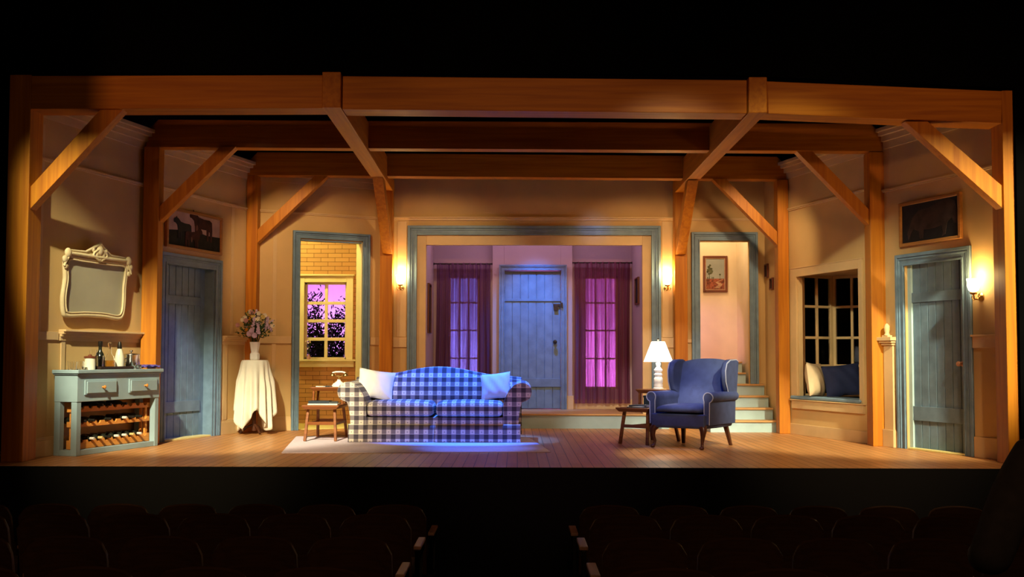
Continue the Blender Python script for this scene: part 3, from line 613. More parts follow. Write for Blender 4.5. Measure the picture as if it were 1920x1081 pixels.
def throw(loc, rx, ry, rz, size, t, mat, label, name='throw_pillow'):
    b = MB(); pillow(b, size[0], size[1], t, wr=.02); o = b.build(name, mat, smooth=True)
    o.matrix_world = Ty(loc) @ Matrix.Rotation(rz, 4, 'Z') @ Matrix.Rotation(rx, 4, 'X') @ Matrix.Rotation(ry, 4, 'Y'); return tag(o, label, 'cushion')
throw((3.70, 3.52, .49), R_(-8), R_(3), R_(50), (.42, .42), .16, 'tan', 'tan cushion standing at the left end of the window seat')
throw((4.03, 3.44, .49), R_(-14), R_(-6), R_(2), (.48, .41), .17, 'navy', 'navy blue cushion leaning in the middle of the window seat')

# ------------------------------------------------------------------ paintings above the doors
def painting(name, mw, u0, u1, z0, z1, fw, label, fm='gold', tilt=0):
    rt = empty(name, at(mw, (u0+u1)/2, -.004, z0) @ Matrix.Rotation(tilt, 4, 'X')); h = (u1-u0)/2; H = z1-z0; b = MB()
    for a, c, p, q in ((-h, -h+fw, 0, H), (h-fw, h, 0, H), (-h+fw, h-fw, 0, fw), (-h+fw, h-fw, H-fw, H)): b.box(a, c, -.04, 0, p, q)
    b.build('picture_frame', fm, rt, bevel=.006); tag(rt, label, 'painting'); return rt, h, H
rt, h, H = painting('cow_painting', F['L2'][0], .205, 1.335, 2.21, 2.675, .035, 'wide framed painting of dark cows against a pale sky')
b = MB(); b.box(-h+.03, h-.03, -.018, -.002, H*.42, H-.03); b.build('sky', 'sky', rt)
b = MB(); b.prism([(-h+.03, .03), (h-.03, .03), (h-.03, .215), (.25, .21), (.1, .23), (-.1, .215), (-.3, .22), (-h+.03, .2)], -.02, -.002); b.build('meadow', 'grass', rt)
def cowpoly(x, z, s_, f=1):
    P = [(-.5,.30),(-.46,.38),(-.36,.42),(-.34,.47),(-.31,.42),(-.24,.40),(-.1,.30),(.12,.27),(.40,.27),(.50,.22),(.52,.0),(.5,-.3),(.43,-.3),(.42,-.05),(.36,-.02),(.34,-.28),(.28,-.28),(.26,.0),(.02,.0),(-.04,-.05),(-.06,-.3),(-.12,-.3),(-.14,-.02),(-.18,-.28),(-.24,-.28),(-.26,.04),(-.30,.18),(-.4,.24),(-.48,.25)]
    return [(x+f*a*s_, z+c*s_) for a, c in P]
b = MB(); b.prism(cowpoly(.12, .275, .46), -.024, -.0195); b.build('painted_cow', 'cow', rt)
b = MB(); b.prism(cowpoly(-.25, .215, .34), -.025, -.0205); b.build('painted_cow', 'dkc', rt)
b = MB(); b.prism(cowpoly(-.02, .13, .34, -1), -.027, -.0225); b.build('painted_cow', 'cow', rt)
b = MB(); b.ball((.04, -.0245, .27), .035, 8, sc_=(.6, .05, 1.3)); b.build('pale_patch', 'patch', rt); b = MB(); b.ball((-.07, -.0275, .13), .02, 8, sc_=(.6, .05, 1.6)); b.build('pale_patch', 'patch', rt)
rt, h, H = painting('bull_painting', F['R1'][0], .262, 1.18, 2.15, 2.62, .035, 'dark framed painting of a brown bull on near-black ground')
b = MB(); b.box(-h+.03, h-.03, -.018, -.002, .03, H-.03); b.build('ground', 'dkc', rt)
b = MB(); P = [(.40,.30),(.38,.38),(.28,.42),(.16,.40),(.0,.36),(-.16,.35),(-.26,.28),(-.30,.2),(-.34,.12),(-.32,.05),(-.28,.12),(-.24,.16),(-.16,.13),(-.15,.05),(-.1,.05),(-.09,.14),(.08,.14),(.18,.16),(.2,.08),(.18,.04),(.23,.06),(.26,.18),(.32,.22),(.36,.16),(.4,.15)]
b.prism([(x, z+.01) for x, z in P], -.0235, -.0185); b.build('painted_bull', 'horse', rt)

# ------------------------------------------------------------------ ornate mirror
mw, _ = F['L1']; rt = empty('wall_mirror', at(mw, .885, -.03, 1.345) @ Matrix.Rotation(R_(2.5), 4, 'X')); tag(rt, 'ornate cream-framed clouded mirror above the drinks cabinet', 'mirror')
def mo(t, s_=0):   # frame centre line, t 0..1 clockwise from lower left
    C_ = [(-.475, .06), (-.495, .20), (-.475, .38), (-.49, .52), (-.46, .60), (-.25, .60), (0, .60), (.25, .60), (.46, .60), (.485, .52), (.47, .36), (.475, .18), (.455, .06), (.38, .02), (.15, .035), (-.15, .035), (-.42, .02)]
    return C_
pts = mo(0); n = len(pts); sm = []
for i in range(n):
    a, b_, c, d = [Vector((*pts[(i+k) % n], 0)) for k in (-1, 0, 1, 2)]
    for t in (0, .2, .4, .6, .8): sm.append(.5*((2*b_)+(-a+c)*t+(2*a-5*b_+4*c-d)*t*t+(-a+3*b_-3*c+d)*t**3))
b = MB(); b.tube([(p.x, -.02, p.y) for p in sm], .023, 10, loop=True); b.tube([(p.x*.94, -.035, .31+(p.y-.31)*.90) for p in sm], .009, 8, loop=True); b.build('mirror_frame', 'plaster', rt, smooth=True)
b = MB(); b.prism([(-.47, .60), (.47, .60), (.47, .65), (.3, .672), (.1, .69), (.05, .75), (0, .775), (-.05, .75), (-.1, .69), (-.3, .672), (-.47, .65)], -.03, -.012); b.tube([(-.44, -.03, .60), (0, -.035, .597), (.44, -.03, .60)], .013, 8); b.tube([(-.44, -.045, .635), (0, -.05, .63), (.44, -.045, .635)], .019, 10); b.tube([(-.46, -.03, .665), (-.2, -.03, .67), (-.06, -.04, .74), (0, -.045, .77), (.06, -.04, .74), (.2, -.03, .67), (.46, -.03, .665)], [.008, .012, .015, .017, .015, .012, .008], 10)
for x, z, r in ((0, .70, .05), (0, .765, .03), (-.05, .66, .035), (.05, .66, .035), (0, .61, .03), (-.48, .635, .045), (.48, .635, .045), (.52, .57, .035), (-.52, .57, .035), (.5, .5, .025), (-.5, .5, .025), (-.10, .70, .022), (.10, .70, .022)): b.ball((x, -.045, z), r, 10, sc_=(1, .6, 1.1))
for s_ in (-1, 1):
    b.tube([(s_*(.02+.09*math.sin(k*.7))*1.0, -.055, .60+.025*k) for k in range(6)], .012, 8)
    b.tube([(s_*(.50+.03*math.cos(k*.8)), -.05, .50+.03*k) for k in range(6)], .012, 8)
b.build('crest', 'plaster', rt, smooth=True)
b = MB(); b.loft([[(p.x*.98, y, p.y) for p in sm] for y in (-.012, -.004)]); b.build('mirror_glass', 'mirror', rt)

# ------------------------------------------------------------------ sconces
def sconce(mw, u, z, label, k=1.0):
    rt = empty('wall_sconce', at(mw, u, 0, z)); tag(rt, label, 'sconce', 'lit wall sconces')
    b = MB(); T = Matrix.Translation((0, 0, 0)) @ Matrix.Rotation(math.pi/2, 4, 'X')
    b.lathe([(.001, .0), (.04, .0), (.04, .008), (.025, .016), (.012, .02), (.001, .02)], n=20, T=T); b.tube([(0, -.015, 0), (0, -.05, -.03), (0, -.085, -.02), (0, -.09, .02)], .008, 8)
    for s_ in (-1, 1): b.tube([(0, -.05, -.02), (s_*.035, -.06, -.035), (s_*.05, -.07, -.01), (s_*.04, -.07, .005)], .005, 8)
    b.lathe([(.001, .015), (.03, .02), (.036, .035), (.03, .045), (.001, .045)], (0, -.09, 0), 18); b.build('bracket', 'brass', rt, smooth=True)
    b = MB(); b.lathe([(.022, .045), (.045, .06), (.058, .10), (.056, .14), (.065, .17)], (0, -.09, 0), 20); 
    o = b.build('glass_shade', 'bulb', rt, smooth=True)
    p = rt.matrix_world @ Vector((0, -.09, .21)); point('sconce_light', p, 13*k, (1, .66, .24), .05)
sconce(F['BK'][0], .30, 1.915, 'lit brass sconce left of the large back opening'); sconce(F['BK'][0], 3.94, 1.915, 'lit brass sconce right of the large back opening'); sconce(F['R1'][0], 1.40, 1.56, 'lit brass sconce beside the right-hand blue door', .7)

# ------------------------------------------------------------------ drinks cabinet
fm, _ = frame((-4.2249, .6565), (-3.9287, 1.7367)); D = .272
rt = empty('drinks_cabinet', at(fm, .61, D/2, 0)); tag(rt, 'pale blue drinks cabinet with two drawers over an open wine rack', 'cabinet')
X = lambda u: u-.61; Yc = lambda y: y-D/2
b = MB(); b.box(X(-.10), X(1.31), Yc(-.03), Yc(D), .795, .83); b.box(X(-.085), X(1.295), Yc(-.018), Yc(D), .78, .795); b.build('cabinet_top', 'cab', rt, bevel=.006)
b = MB(); b.box(X(-.07), X(1.28), 0-D/2, Yc(D-.01), .52, .78)
for x in (-.065, 1.21):
    for y in (.005, D-.075): b.box(X(x), X(x+.065), Yc(y), Yc(y+.065), 0, .52)
b.box(X(0), X(1.235), Yc(.01), Yc(.065), 0, .055); b.box(X(0), X(1.235), Yc(D-.07), Yc(D-.015), 0, .055); b.box(X(-.065), X(0), Yc(.07), Yc(D-.075), 0, .055); b.box(X(1.21), X(1.275), Yc(.07), Yc(D-.075), 0, .055)
b.build('cabinet_body', 'cab', rt, bevel=.004)
for a, c in ((.03, .52), (.73, 1.22)):
    b = MB(); b.box(X(a), X(c), Yc(-.014), Yc(0), .585, .73); b.box(X(a+.018), X(c-.018), Yc(-.026), Yc(-.014), .60, .715); o = b.build('drawer', 'cab', rt, bevel=.004)
    b = MB(); T = Matrix.Translation((X((a+c)/2), Yc(-.026), .658)) @ Matrix.Rotation(math.pi/2, 4, 'X'); b.lathe([(.001, 0), (.009, 0), (.007, .015), (.016, .022), (.018, .032), (.001, .042)], n=14, T=T); b.build('drawer_knob', 'rack', o, smooth=True)
rk = empty('wine_rack', at(fm, .61, D/2, .056)); tag(rk, 'orange wooden wine rack of three scalloped shelves inside the cabinet', 'wine rack')
def scal(b, y0, y1, z0, z1, n=9):
    x0, x1 = X(.04), X(1.20); P = [(x0, z0), (x1, z0), (x1, z1)]
    st = (x1-x0)/n
    for i in range(n-1, -1, -1):
        cx = x0+st*(i+.5)
        for k in range(7): a = math.pi*k/6; P.append((cx+.034*math.cos(a), z1-.028*math.sin(a)))
    P.append((x0, z1)); b.prism(P, y0, y1)
for z0, z1 in ((.0, .085), (.215, .265), (.36, .41)):
    b = MB(); scal(b, Yc(.075), Yc(.09), z0, z1); b.build('front_rail', 'rack', rk)
    b = MB(); scal(b, Yc(D-.10), Yc(D-.085), z0, z1); b.build('rear_rail', 'rack', rk)
    b = MB(); b.box(X(.025), X(.04), Yc(.075), Yc(D-.085), z0, z1); b.build('side_rail', 'rack', rk); b = MB(); b.box(X(1.20), X(1.215), Yc(.075), Yc(D-.085), z0, z1); b.build('side_rail', 'rack', rk)
for x in (.042, 1.165):
    for y in (.092, D-.125):
        b = MB(); b.box(X(x), X(x+.03), Yc(y), Yc(y+.022), 0, .40); b.build('upright', 'rack', rk)
def wine(u, z, capm, label):
    r = empty('wine_bottle', at(fm, u, .03, z+.002)); T = Matrix.Rotation(-math.pi/2, 4, 'X')
    b = MB(); b.lathe([(.001, .235), (.033, .235), (.035, .22), (.035, .10), (.028, .075), (.013, .05), (.013, .03), (.001, .03)], n=18, T=T); b.build('bottle_body', 'bottle', r, smooth=True)
    b = MB(); b.lathe([(.0135, .045), (.0142, .0), (.0135, -.003), (.001, -.003)], n=14, T=T); b.build('foil_cap', capm, r, smooth=True)
    return tag(r, label, 'bottle', 'wine bottles in the cabinet rack')
ordn = ['first', 'second', 'third', 'fourth', 'fifth', 'sixth', 'seventh', 'eighth', 'ninth']
xs = [.04+1.16/9*(i+.5) for i in range(9)]
for shelf, z, idx, caps in (('bottom', .056+.085+.007, [1, 2, 3, 4, 5, 6, 7], ['foil', 'cork', 'iron', 'foil', 'foil', 'cork', 'foil']), ('middle', .056+.265+.007, [0, 1, 3, 5, 6, 7], ['iron', 'iron', 'iron', 'foil', 'iron', 'iron']), ('top', .056+.41+.007, [2, 3, 5], ['iron', 'iron', 'iron'])):
    for n_, (i, cm) in enumerate(zip(idx, caps)):
        wine(xs[i], z, cm, 'dark wine bottle, %s from the left on the %s shelf of the rack' % (ordn[n_], shelf))
# things on top of the cabinet
CT = .8305
def lobj(name, u, y, prof, mat, label, cat, inner=None, n=20, z=CT, group=None):
    r = empty(name, at(fm, u, y, z)); tag(r, label, cat, group); return r
def tumbler(u, y, h_, r, label):
    rt = empty('drinking_glass', at(fm, u, y, CT)); b = MB(); b.lathe([(.001, 0), (r*.85, 0), (r, h_), (r-.003, h_), (r*.85-.003, .008), (.001, .008)], n=20); b.build('glass_bowl', 'glass', rt, smooth=True)
    return tag(rt, label, 'glass', 'clear glasses on the drinks cabinet')
tumbler(-.04, .07, .075, .032, 'clear tumbler at the far left corner of the drinks cabinet')
tumbler(.035, .16, .085, .033, 'clear tumbler behind and right of the corner tumbler')
tumbler(.06, .06, .08, .033, 'clear tumbler third from the left on the drinks cabinet')
tumbler(.13, .13, .085, .033, 'clear tumbler just left of the lidded jar')
rt = empty('lidded_jar', at(fm, .215, .08, CT)); tag(rt, 'pale green lidded jar beside the tumblers', 'jar')
b = MB(); b.lathe([(.001, 0), (.05, 0), (.053, .05), (.05, .115), (.001, .115)], n=22); b.build('jar_body', 'gcream', rt, smooth=True); b = MB(); b.lathe([(.001, .1155), (.058, .1155), (.058, .13), (.02, .136), (.012, .15), (.001, .152)], n=22); b.build('lid', 'dframe', rt, smooth=True)
rt = empty('serving_tray', at(fm, .56, .11, CT)); tag(rt, 'dark rectangular serving tray holding the bottles on the cabinet', 'tray')
b = MB(); b.box(-.27, .27, -.10, .10, 0, .008); b.box(-.27, -.26, -.10, .10, .008, .03); b.box(.26, .27, -.10, .10, .008, .03); b.box(-.26, .26, -.10, -.09, .008, .03); b.box(-.26, .26, .09, .10, .008, .03); b.build('tray', 'tray', rt, bevel=.003)
zt = CT+.0085
rt = empty('wine_glass', at(fm, .33, .13, zt)); tag(rt, 'stemmed clear glass left of the tall dark bottle', 'glass')
b = MB(); b.lathe([(.001, 0), (.034, 0), (.03, .004), (.004, .01), (.004, .09), (.02, .105), (.036, .14), (.034, .19), (.032, .19), (.034, .14), (.018, .11), (.001, .1)], n=20); b.build('glass_bowl', 'glass', rt, smooth=True)
rt = empty('drinking_glass', at(fm, .345, .06, zt)); tag(rt, 'tall clear glass in front of the dark bottle on the tray', 'glass', 'clear glasses on the drinks cabinet'); b = MB(); b.lathe([(.001, 0), (.03, 0), (.033, .13), (.03, .13), (.027, .01), (.001, .01)], n=20); b.build('glass_bowl', 'glass', rt, smooth=True)
rt = empty('liquor_bottle', at(fm, .41, .11, zt)); tag(rt, 'tall black liquor bottle on the tray', 'bottle')
b = MB(); b.lathe([(.001, 0), (.045, 0), (.047, .02), (.047, .11), (.035, .15), (.018, .18), (.016, .23), (.001, .235)], n=22); b.build('bottle_body', 'bottle', rt, smooth=True); b = MB(); b.lathe([(.019, .225), (.022, .23), (.022, .275), (.001, .278)], n=18); b.build('cap', 'iron', rt, smooth=True)
rt = empty('decanter', at(fm, .55, .10, zt)); tag(rt, 'clear decanter half full of amber liquor on the tray', 'decanter')
b = MB(); b.lathe([(.001, .002), (.052, .002), (.055, .04), (.053, .085), (.04, .12), (.02, .15), (.015, .20), (.022, .215), (.018, .215), (.012, .2), (.017, .15), (.037, .12), (.05, .085), (.051, .04), (.048, .006), (.001, .006)], n=24); b.build('glass_body', 'glass', rt, smooth=True)
b = MB(); b.lathe([(.001, .0065), (.0475, .0065), (.0505, .04), (.0498, .082), (.001, .083)], n=24); b.build('liquor', 'liquor', rt, smooth=True); b = MB(); b.lathe([(.011, .2), (.011, .22), (.02, .235), (.02, .26), (.001, .27)], n=16); b.build('stopper', 'glass', rt, smooth=True)
rt = empty('siphon_bottle', at(fm, .71, .10, zt)); tag(rt, 'pale frosted bottle with black cap at the right of the tray', 'bottle')
b = MB(); b.lathe([(.001, 0), (.045, 0), (.047, .03), (.045, .12), (.03, .18), (.02, .205), (.001, .21)], n=22); b.build('bottle_body', 'gcream', rt, smooth=True); b = MB(); b.lathe([(.021, .2), (.024, .21), (.02, .25), (.014, .275), (.001, .278)], n=16); b.build('cap', 'iron', rt, smooth=True)
rt = empty('ice_bucket', at(fm, .98, .15, CT)); tag(rt, 'polished steel ice bucket with lid at the right of the cabinet top', 'ice bucket')
b = MB(); b.lathe([(.001, 0), (.085, 0), (.088, .01), (.088, .145), (.092, .15), (.001, .15)], n=30); b.build('bucket', 'steel', rt, smooth=True); b = MB(); b.lathe([(.091, .1505), (.09, .156), (.03, .165), (.008, .168), (.008, .178), (.018, .185), (.016, .198), (.001, .2)], n=24); b.build('lid', 'steel', rt, smooth=True)
for s_ in (-1, 1): b = MB(); b.tube([(s_*.088, 0, .11), (s_*.11, 0, .11), (s_*.115, 0, .07), (s_*.088, 0, .07)], .005, 8); b.build('handle', 'steel', rt, smooth=True)
rt = empty('glass_dish', at(fm, .93, .03, CT)); tag(rt, 'small cut glass dish in front of the ice bucket', 'dish'); b = MB(); b.lathe([(.001, 0), (.028, 0), (.042, .035), (.039, .035), (.026, .006), (.001, .006)], n=16); b.build('bowl', 'glass', rt, smooth=True); b = MB(); b.lathe([(.038, .0355), (.03, .045), (.008, .05), (.009, .06), (.001, .062)], n=16); b.build('lid', 'glass', rt, smooth=True)
b = MB(); b.grid(lambda u, v: (-.14+.28*u, -.09+.16*v, .012+.02*math.sin(u*7+v*3)**2+.012*math.sin(v*11+u*4)**2), 20, 12); o = b.build('folded_cloth', 'purple', mw=at(fm, 1.17, .10, CT), smooth=True, solid=.008); tag(o, 'crumpled purple cloth at the right end of the cabinet top', 'cloth')

# ------------------------------------------------------------------ draped table, vase, flowers
tx, ty = -3.30, 3.71
rt = empty('pedestal_table', loc=(tx, ty, 0)); tag(rt, 'small round pedestal table hidden under the white drape', 'table')
b = MB(); b.lathe([(.001, .895), (.155, .895), (.155, .912), (.001, .912)], n=30); b.build('table_top', 'walnut', rt); b = MB(); b.lathe([(.03, .04), (.02, .3), (.03, .6), (.025, .895)], n=14); b.build('pedestal', 'dkwood', rt, smooth=True)
for k in range(3): a = k*2.1-.9; b = MB(); b.tube([(0, 0, .12), (.1*math.cos(a), .1*math.sin(a), .08), (.17*math.cos(a), .17*math.sin(a), .012)], .014, 8); b.build('leg', 'dkwood', rt, smooth=True)
b = MB(); nth = 160; secs = []
for j in range(26):
    t = j/25; s_ = []
    for i in range(nth):
        a = 2*math.pi*i/nth; hem = .035+.26*abs(math.sin(2*a+.9))**1.5+.015*math.sin(9*a)
        if t < .25: r = .163*(t/.25); z = .9205
        else:
            q = (t-.25)/.75; z = .918-(.918-hem)*q; dz_ = (.918-z)/.9
            fold = .5+.5*math.sin(a*13+1.2*math.sin(a*2)); r = .166+.02*dz_+(.085*fold+.018*math.sin(5*a+1))*min(1, q*2.5)*(.5+.5*q)
        s_.append((max(r, .001)*math.cos(a), max(r, .001)*math.sin(a), z))
    secs.append(s_)
b.loft(secs, True, False); o = b.build('tablecloth', 'linen', smooth=True, solid=.004, mw=Ty((tx, ty, 0))); tag(o, 'white floor-length cloth with pointed hem draped over the small table', 'tablecloth')
rt = empty('flower_vase', loc=(tx-.005, ty, .924)); tag(rt, 'square-shouldered cream vase on the draped table', 'vase')
b = MB(); b.lathe([(.001, 0), (.052, 0), (.062, .012), (.062, .075), (.05, .09), (.048, .1), (.058, .16), (.068, .225), (.062, .225), (.05, .16), (.001, .12)], n=8); b.build('vase_body', 'porcelain', rt)
rt = empty('flower_bouquet', loc=(tx-.01, ty, 1.06)); tag(rt, 'loose bouquet of lilac, yellow and cream flowers standing in the vase', 'flowers')
b = MB(); tips = []; r2 = random.Random(21)
for i in range(34):
    a = r2.uniform(0, 6.283); e = r2.uniform(0, 1)**.7; q = Vector((.24*e*math.cos(a)*1.08, .17*e*math.sin(a), .16+.30*(1-.65*e*e)*r2.uniform(.75, 1.08))); tips.append(q)
    b.tube([(.02*math.cos(a), .02*math.sin(a), 0), (q.x*.35, q.y*.35, q.z*.6), q], .0025, 5)
b.build('stem', 'leaf', rt)
b = MB()
for i in range(520):
    q = tips[i % 34]*r2.uniform(.5, 1.05)+Vector((r2.gauss(0, .022), r2.gauss(0, .022), r2.gauss(-.01, .02))); q.z = max(q.z, .15)
    d = Vector((r2.gauss(0, 1), r2.gauss(0, 1), r2.gauss(.3, .6))).normalized(); s_ = d.orthogonal().normalized()*.009; L = r2.uniform(.025, .055)
    b.bm.faces.new([b.bm.verts.new(p) for p in (q, q+d*L*.5-s_, q+d*L, q+d*L*.5+s_)])
b.build('leaves', 'leaf', rt)
def petals(b, c, r, n):
    for k in range(n):
        a = 2*math.pi*k/n+r2.uniform(-.2, .2); d = Vector((math.cos(a), -.45+.3*r2.random(), math.sin(a))).normalized(); s_ = d.cross(Vector((0, 1, 0))).normalized()*r*.45
        c2 = Vector(c); b.bm.faces.new([b.bm.verts.new(p) for p in (c2, c2+d*r*.6-s_, c2+d*r, c2+d*r*.6+s_)])
    b.ball(c, r*.3, 6)
for i, q in enumerate(tips):
    m_ = ['bloom1', 'bloom2', 'bloom3', 'bloom1', 'bloom4', 'bloom3'][i % 6]; b = MB()
    if i % 3 == 0:
        for k in range(9): petals(b, q+Vector((r2.gauss(0, .007), r2.gauss(0, .007), -.016*k+.02)), .018, 5)
    else: petals(b, q, .034, 9); petals(b, q+Vector((0, -.008, 0)), .022, 7)
    b.build('blossom', m_, rt)
for q in ((-.04, -.10, .19), (.03, -.12, .17), (-.01, -.11, .23)):
    b = MB(); petals(b, Vector(q), .040, 12); petals(b, Vector(q)+Vector((0, -.012, 0)), .028, 10); b.build('blossom', 'bloom1', rt)

# ------------------------------------------------------------------ rug
b = MB(); Rg = [(-2.35, .97), (.34, 1.17), (.13, 3.15), (-2.66, 3.17)]
b.loft([[(x, y, .001) for x, y in Rg], [(x, y, .011) for x, y in Rg]]); tag(b.build('area_rug', 'rug', bevel=.003), 'pale lilac-white rug under the plaid sofa', 'rug')
ZR = .0115
# ------------------------------------------------------------------ sofa
sx, sy = -.93, 2.30
rt = empty('sofa', loc=(sx, sy+.42, ZR)); tag(rt, 'camel-back sofa in blue and cream plaid with rolled arms', 'sofa')
def sf(): return MB()
y0 = -.42   # front plane in local coordinates
b = sf(); b.loft([[(x, y, z) for y, z in [(y0+.015, .004), (y0+.0, .12), (y0+.012, .275), (.40, .275), (.41, .004)]] for x in [-.79+i*1.58/16 for i in range(17)]]); b.build('base', 'plaid', rt)
# skirt: box pleats at the corners and centre
def skirt(x0, x1):
    b = sf(); b.grid(lambda u, v: (x0+(x1-x0)*u, y0-.012-.016*(1-v)-.003*math.sin(u*16), .003+.185*v), 30, 4); return b.build('skirt', 'plaid', rt, smooth=True, solid=.008)
skirt(-.80, -.004); skirt(.004, .80)
for s_ in (-1, 1):
    P = [(.77, .004), (.77, .42), (.80, .52), (.85, .60), (.90, .65), (.97, .672), (1.03, .662), (1.075, .625), (1.09, .57), (1.075, .51), (1.04, .475), (1.0, .462), (.975, .44), (.955, .36), (.94, .25), (.935, .13), (.955, .004)]
    P = P[:1]+smooth(P[1:])
    b = sf(); secs = []
    for y, k in ((y0-.005, .965), (y0+.012, 1.0), (-.1, 1.0), (.2, 1.01), (.40, 1.02), (.42, .99)):
        secs.append([(s_*(.93+(x-.93)*k), y, .34+(z-.34)*k if z > .02 else z) for x, z in P])
    b.loft(secs); b.build('arm', 'plaid', rt, smooth=True, bevel=.008)
    b = sf(); C_ = [(s_*(.93+(x-.93)*.97), y0-.004, .34+(z-.34)*.97 if z > .02 else z) for x, z in P]; b.tube(C_, .006, 6); b.build('piping', 'plaid', rt, smooth=True)
    b = sf(); b.grid(lambda u, v: (s_*(.775+.19*u), y0-.018-.012*(1-v), .003+.20*v), 10, 4); b.build('skirt', 'plaid', rt, smooth=True, solid=.007)
    x0, x1 = (-.775, -.006) if s_ < 0 else (.006, .775)
    b = sf(); secs = []
    for i in range(17):
        u = i/16; x = x0+(x1-x0)*u; e = min(1, min(u, 1-u)*22+.5)**.5; cr = .014*math.sin(math.pi*u)
        zt_, zb = .36+.085*e+cr, .365-.085*e
        secs.append([(x, y0-.02+.03*(1-e), zb+.012), (x, y0-.035+.03*(1-e), (zb+zt_)/2), (x, y0-.02+.03*(1-e), zt_-.012), (x, y0+.03, zt_+.004), (x, y0+.3, zt_+.014), (x, y0+.60, zt_), (x, y0+.60, zb), (x, y0+.03, zb-.0)])
    b.loft(secs); b.build('seat_cushion', 'plaid', rt, smooth=True, sub=1)
b = sf(); secs = []
for i in range(41):
    x = -.98+1.96*i/40; c = abs(x); top = .735+.105*(.5+.5*math.cos(min(1, c/.80)*math.pi)); top -= .02*max(0, (c-.8)/.18)
    lean = lambda z: .10*(z-.4)/.45
    blg = .035*(1-(c/1.0)**4)
    secs.append([(x, .16, .26), (x, .165-blg*.6+lean(.45), .45), (x, .165-blg+lean(.6), .60), (x, .175+lean(top)-.01, top-.035), (x, .20+lean(top), top-.005), (x, .24+lean(top), top), (x, .29+lean(top), top-.012), (x, .315+lean(top), top-.05), (x, .36, .45), (x, .36, .04), (x, .30, .04)])
b.loft(secs); b.build('backrest', 'plaid', rt, smooth=True)
throw((sx-.745, sy+.46, .475), R_(-20), R_(9), R_(12), (.43, .36), .15, 'white', 'white throw pillow at the left end of the sofa')
throw((sx+.685, sy+.44, .475), R_(-22), R_(-7), R_(-10), (.36, .33), .15, 'white', 'white throw pillow at the right end of the sofa')

# ------------------------------------------------------------------ step side tables
def step_table(rt, mat, k=1.0):
    # local y runs back; lower tier front, upper tier rear
    def tier(y0, y1, z, w_=.42):
        b = MB(); h = w_/2
        b.loft([[(-h+.03, y0+.02, z-.045), (h-.03, y0+.02, z-.045), (h-.03, y1-.02, z-.045), (-h+.03, y1-.02, z-.045)], [(-h, y0, z-.012), (h, y0, z-.012), (h, y1, z-.012), (-h, y1, z-.012)], [(-h, y0, z), (h, y0, z), (h, y1, z), (-h, y1, z)]])
        return b.build('table_top', mat, rt, bevel=.003)
    tier(-.40, .32, .405); tier(.02, .40, .60, .40)
    for s_ in (-1, 1):
        b = MB(); b.bar((s_*.15, -.30, .37), (s_*.175, -.36, 0), .03, .035); b.build('leg', mat, rt, bevel=.003)
        b = MB(); b.bar((s_*.15, .24, .37), (s_*.175, .36, 0), .03, .035); b.build('leg', mat, rt, bevel=.003)
        b = MB(); b.bar((s_*.17, .06, .405), (s_*.165, .06, .56), .022, .03); b.bar((s_*.17, .29, .405), (s_*.165, .33, .56), .022, .03); b.build('tier_support', mat, rt, bevel=.003)
        b = MB(); b.bar((s_*.163, -.335, .19), (s_*.163, .30, .19), .022, .018, (1, 0, 0)); b.build('stretcher', mat, rt)
    b = MB(); b.bar((-.163, -.333, .20), (.163, -.333, .20), .035, .016); b.build('stretcher', mat, rt)
    b = MB(); b.bar((-.163, .30, .20), (.163, .30, .20), .035, .016); b.build('stretcher', mat, rt)
lt = empty('step_table', loc=(-2.22, 2.75, 0), rz=R_(-1)); tag(lt, 'warm brown two-tier step table left of the sofa', 'side table'); lt.location.z = ZR; step_table(lt, 'teak')
rtab = empty('step_table', loc=(1.505, 2.47, 0), rz=R_(-37)); tag(rtab, 'dark walnut two-tier step table left of the blue armchair', 'side table'); step_table(rtab, 'walnut')
def on(tb, name, x, y, z, rz=0): return empty(name, tb.matrix_world @ Matrix.Translation((x, y, z)) @ Matrix.Rotation(rz, 4, 'Z'))
tb = lt; bpy.context.view_layer.update()
def book(tb, x, y, z, w_, d_, h_, cm, rz, label, cat='book', name='book'):
    r = on(tb, name, x, y, z, rz); b = MB(); b.box(-w_/2, w_/2, -d_/2, d_/2, 0, .003); b.box(-w_/2, w_/2, -d_/2, d_/2, h_-.003, h_); b.box(-w_/2, w_/2, -d_/2, -d_/2+.004, .003, h_-.003); b.build('cover', cm, r)
    b = MB(); b.box(-w_/2+.004, w_/2-.004, -d_/2+.0042, d_/2-.004, .0032, h_-.0032); b.build('pages', 'paper', r); return tag(r, label, cat)
book(lt, .0, -.14, .4055, .34, .25, .012, 'paper', .02, 'flat pale magazine under the dark books on the left step table', 'magazine', 'magazine')
book(lt, -.05, -.12, .418, .24, .17, .03, 'book', -.05, 'dark blue book lying on the lower tier of the left step table')
book(lt, .11, -.12, .418, .09, .14, .022, 'book2', .1, 'small black book right of the dark blue book')
book(lt, -.10, .12, .6005, .11, .16, .008, 'paper', .2, 'thin white notepad on the upper tier of the left step table', 'notepad', 'notepad')
book(lt, .0, .11, .6005, .08, .11, .014, 'book2', -.4, 'small dark address book beside the telephone', 'book', 'address_book')
r = phone = on(lt, 'telephone', .11, .16, .6005, -.3); tag(r, 'old-fashioned cream telephone with brass cradle on the left step table', 'telephone')
b = MB(); b.lathe([(.001, 0), (.085, 0), (.088, .012), (.07, .035), (.04, .055), (.022, .07), (.02, .085), (.001, .087)], n=24); b.build('base', 'porcelain', r, smooth=True)
b = MB(); b.lathe([(.012, .085), (.010, .12), (.02, .13), (.001, .132)], n=14)
for s_ in (-1, 1): b.tube([(0, 0, .12), (s_*.04, 0, .125), (s_*.05, 0, .15)], .006, 8); b.tube([(s_*.035, -.02, .13), (s_*.035, .02, .13)], .005, 8)
b.build('cradle', 'brass', r, smooth=True)
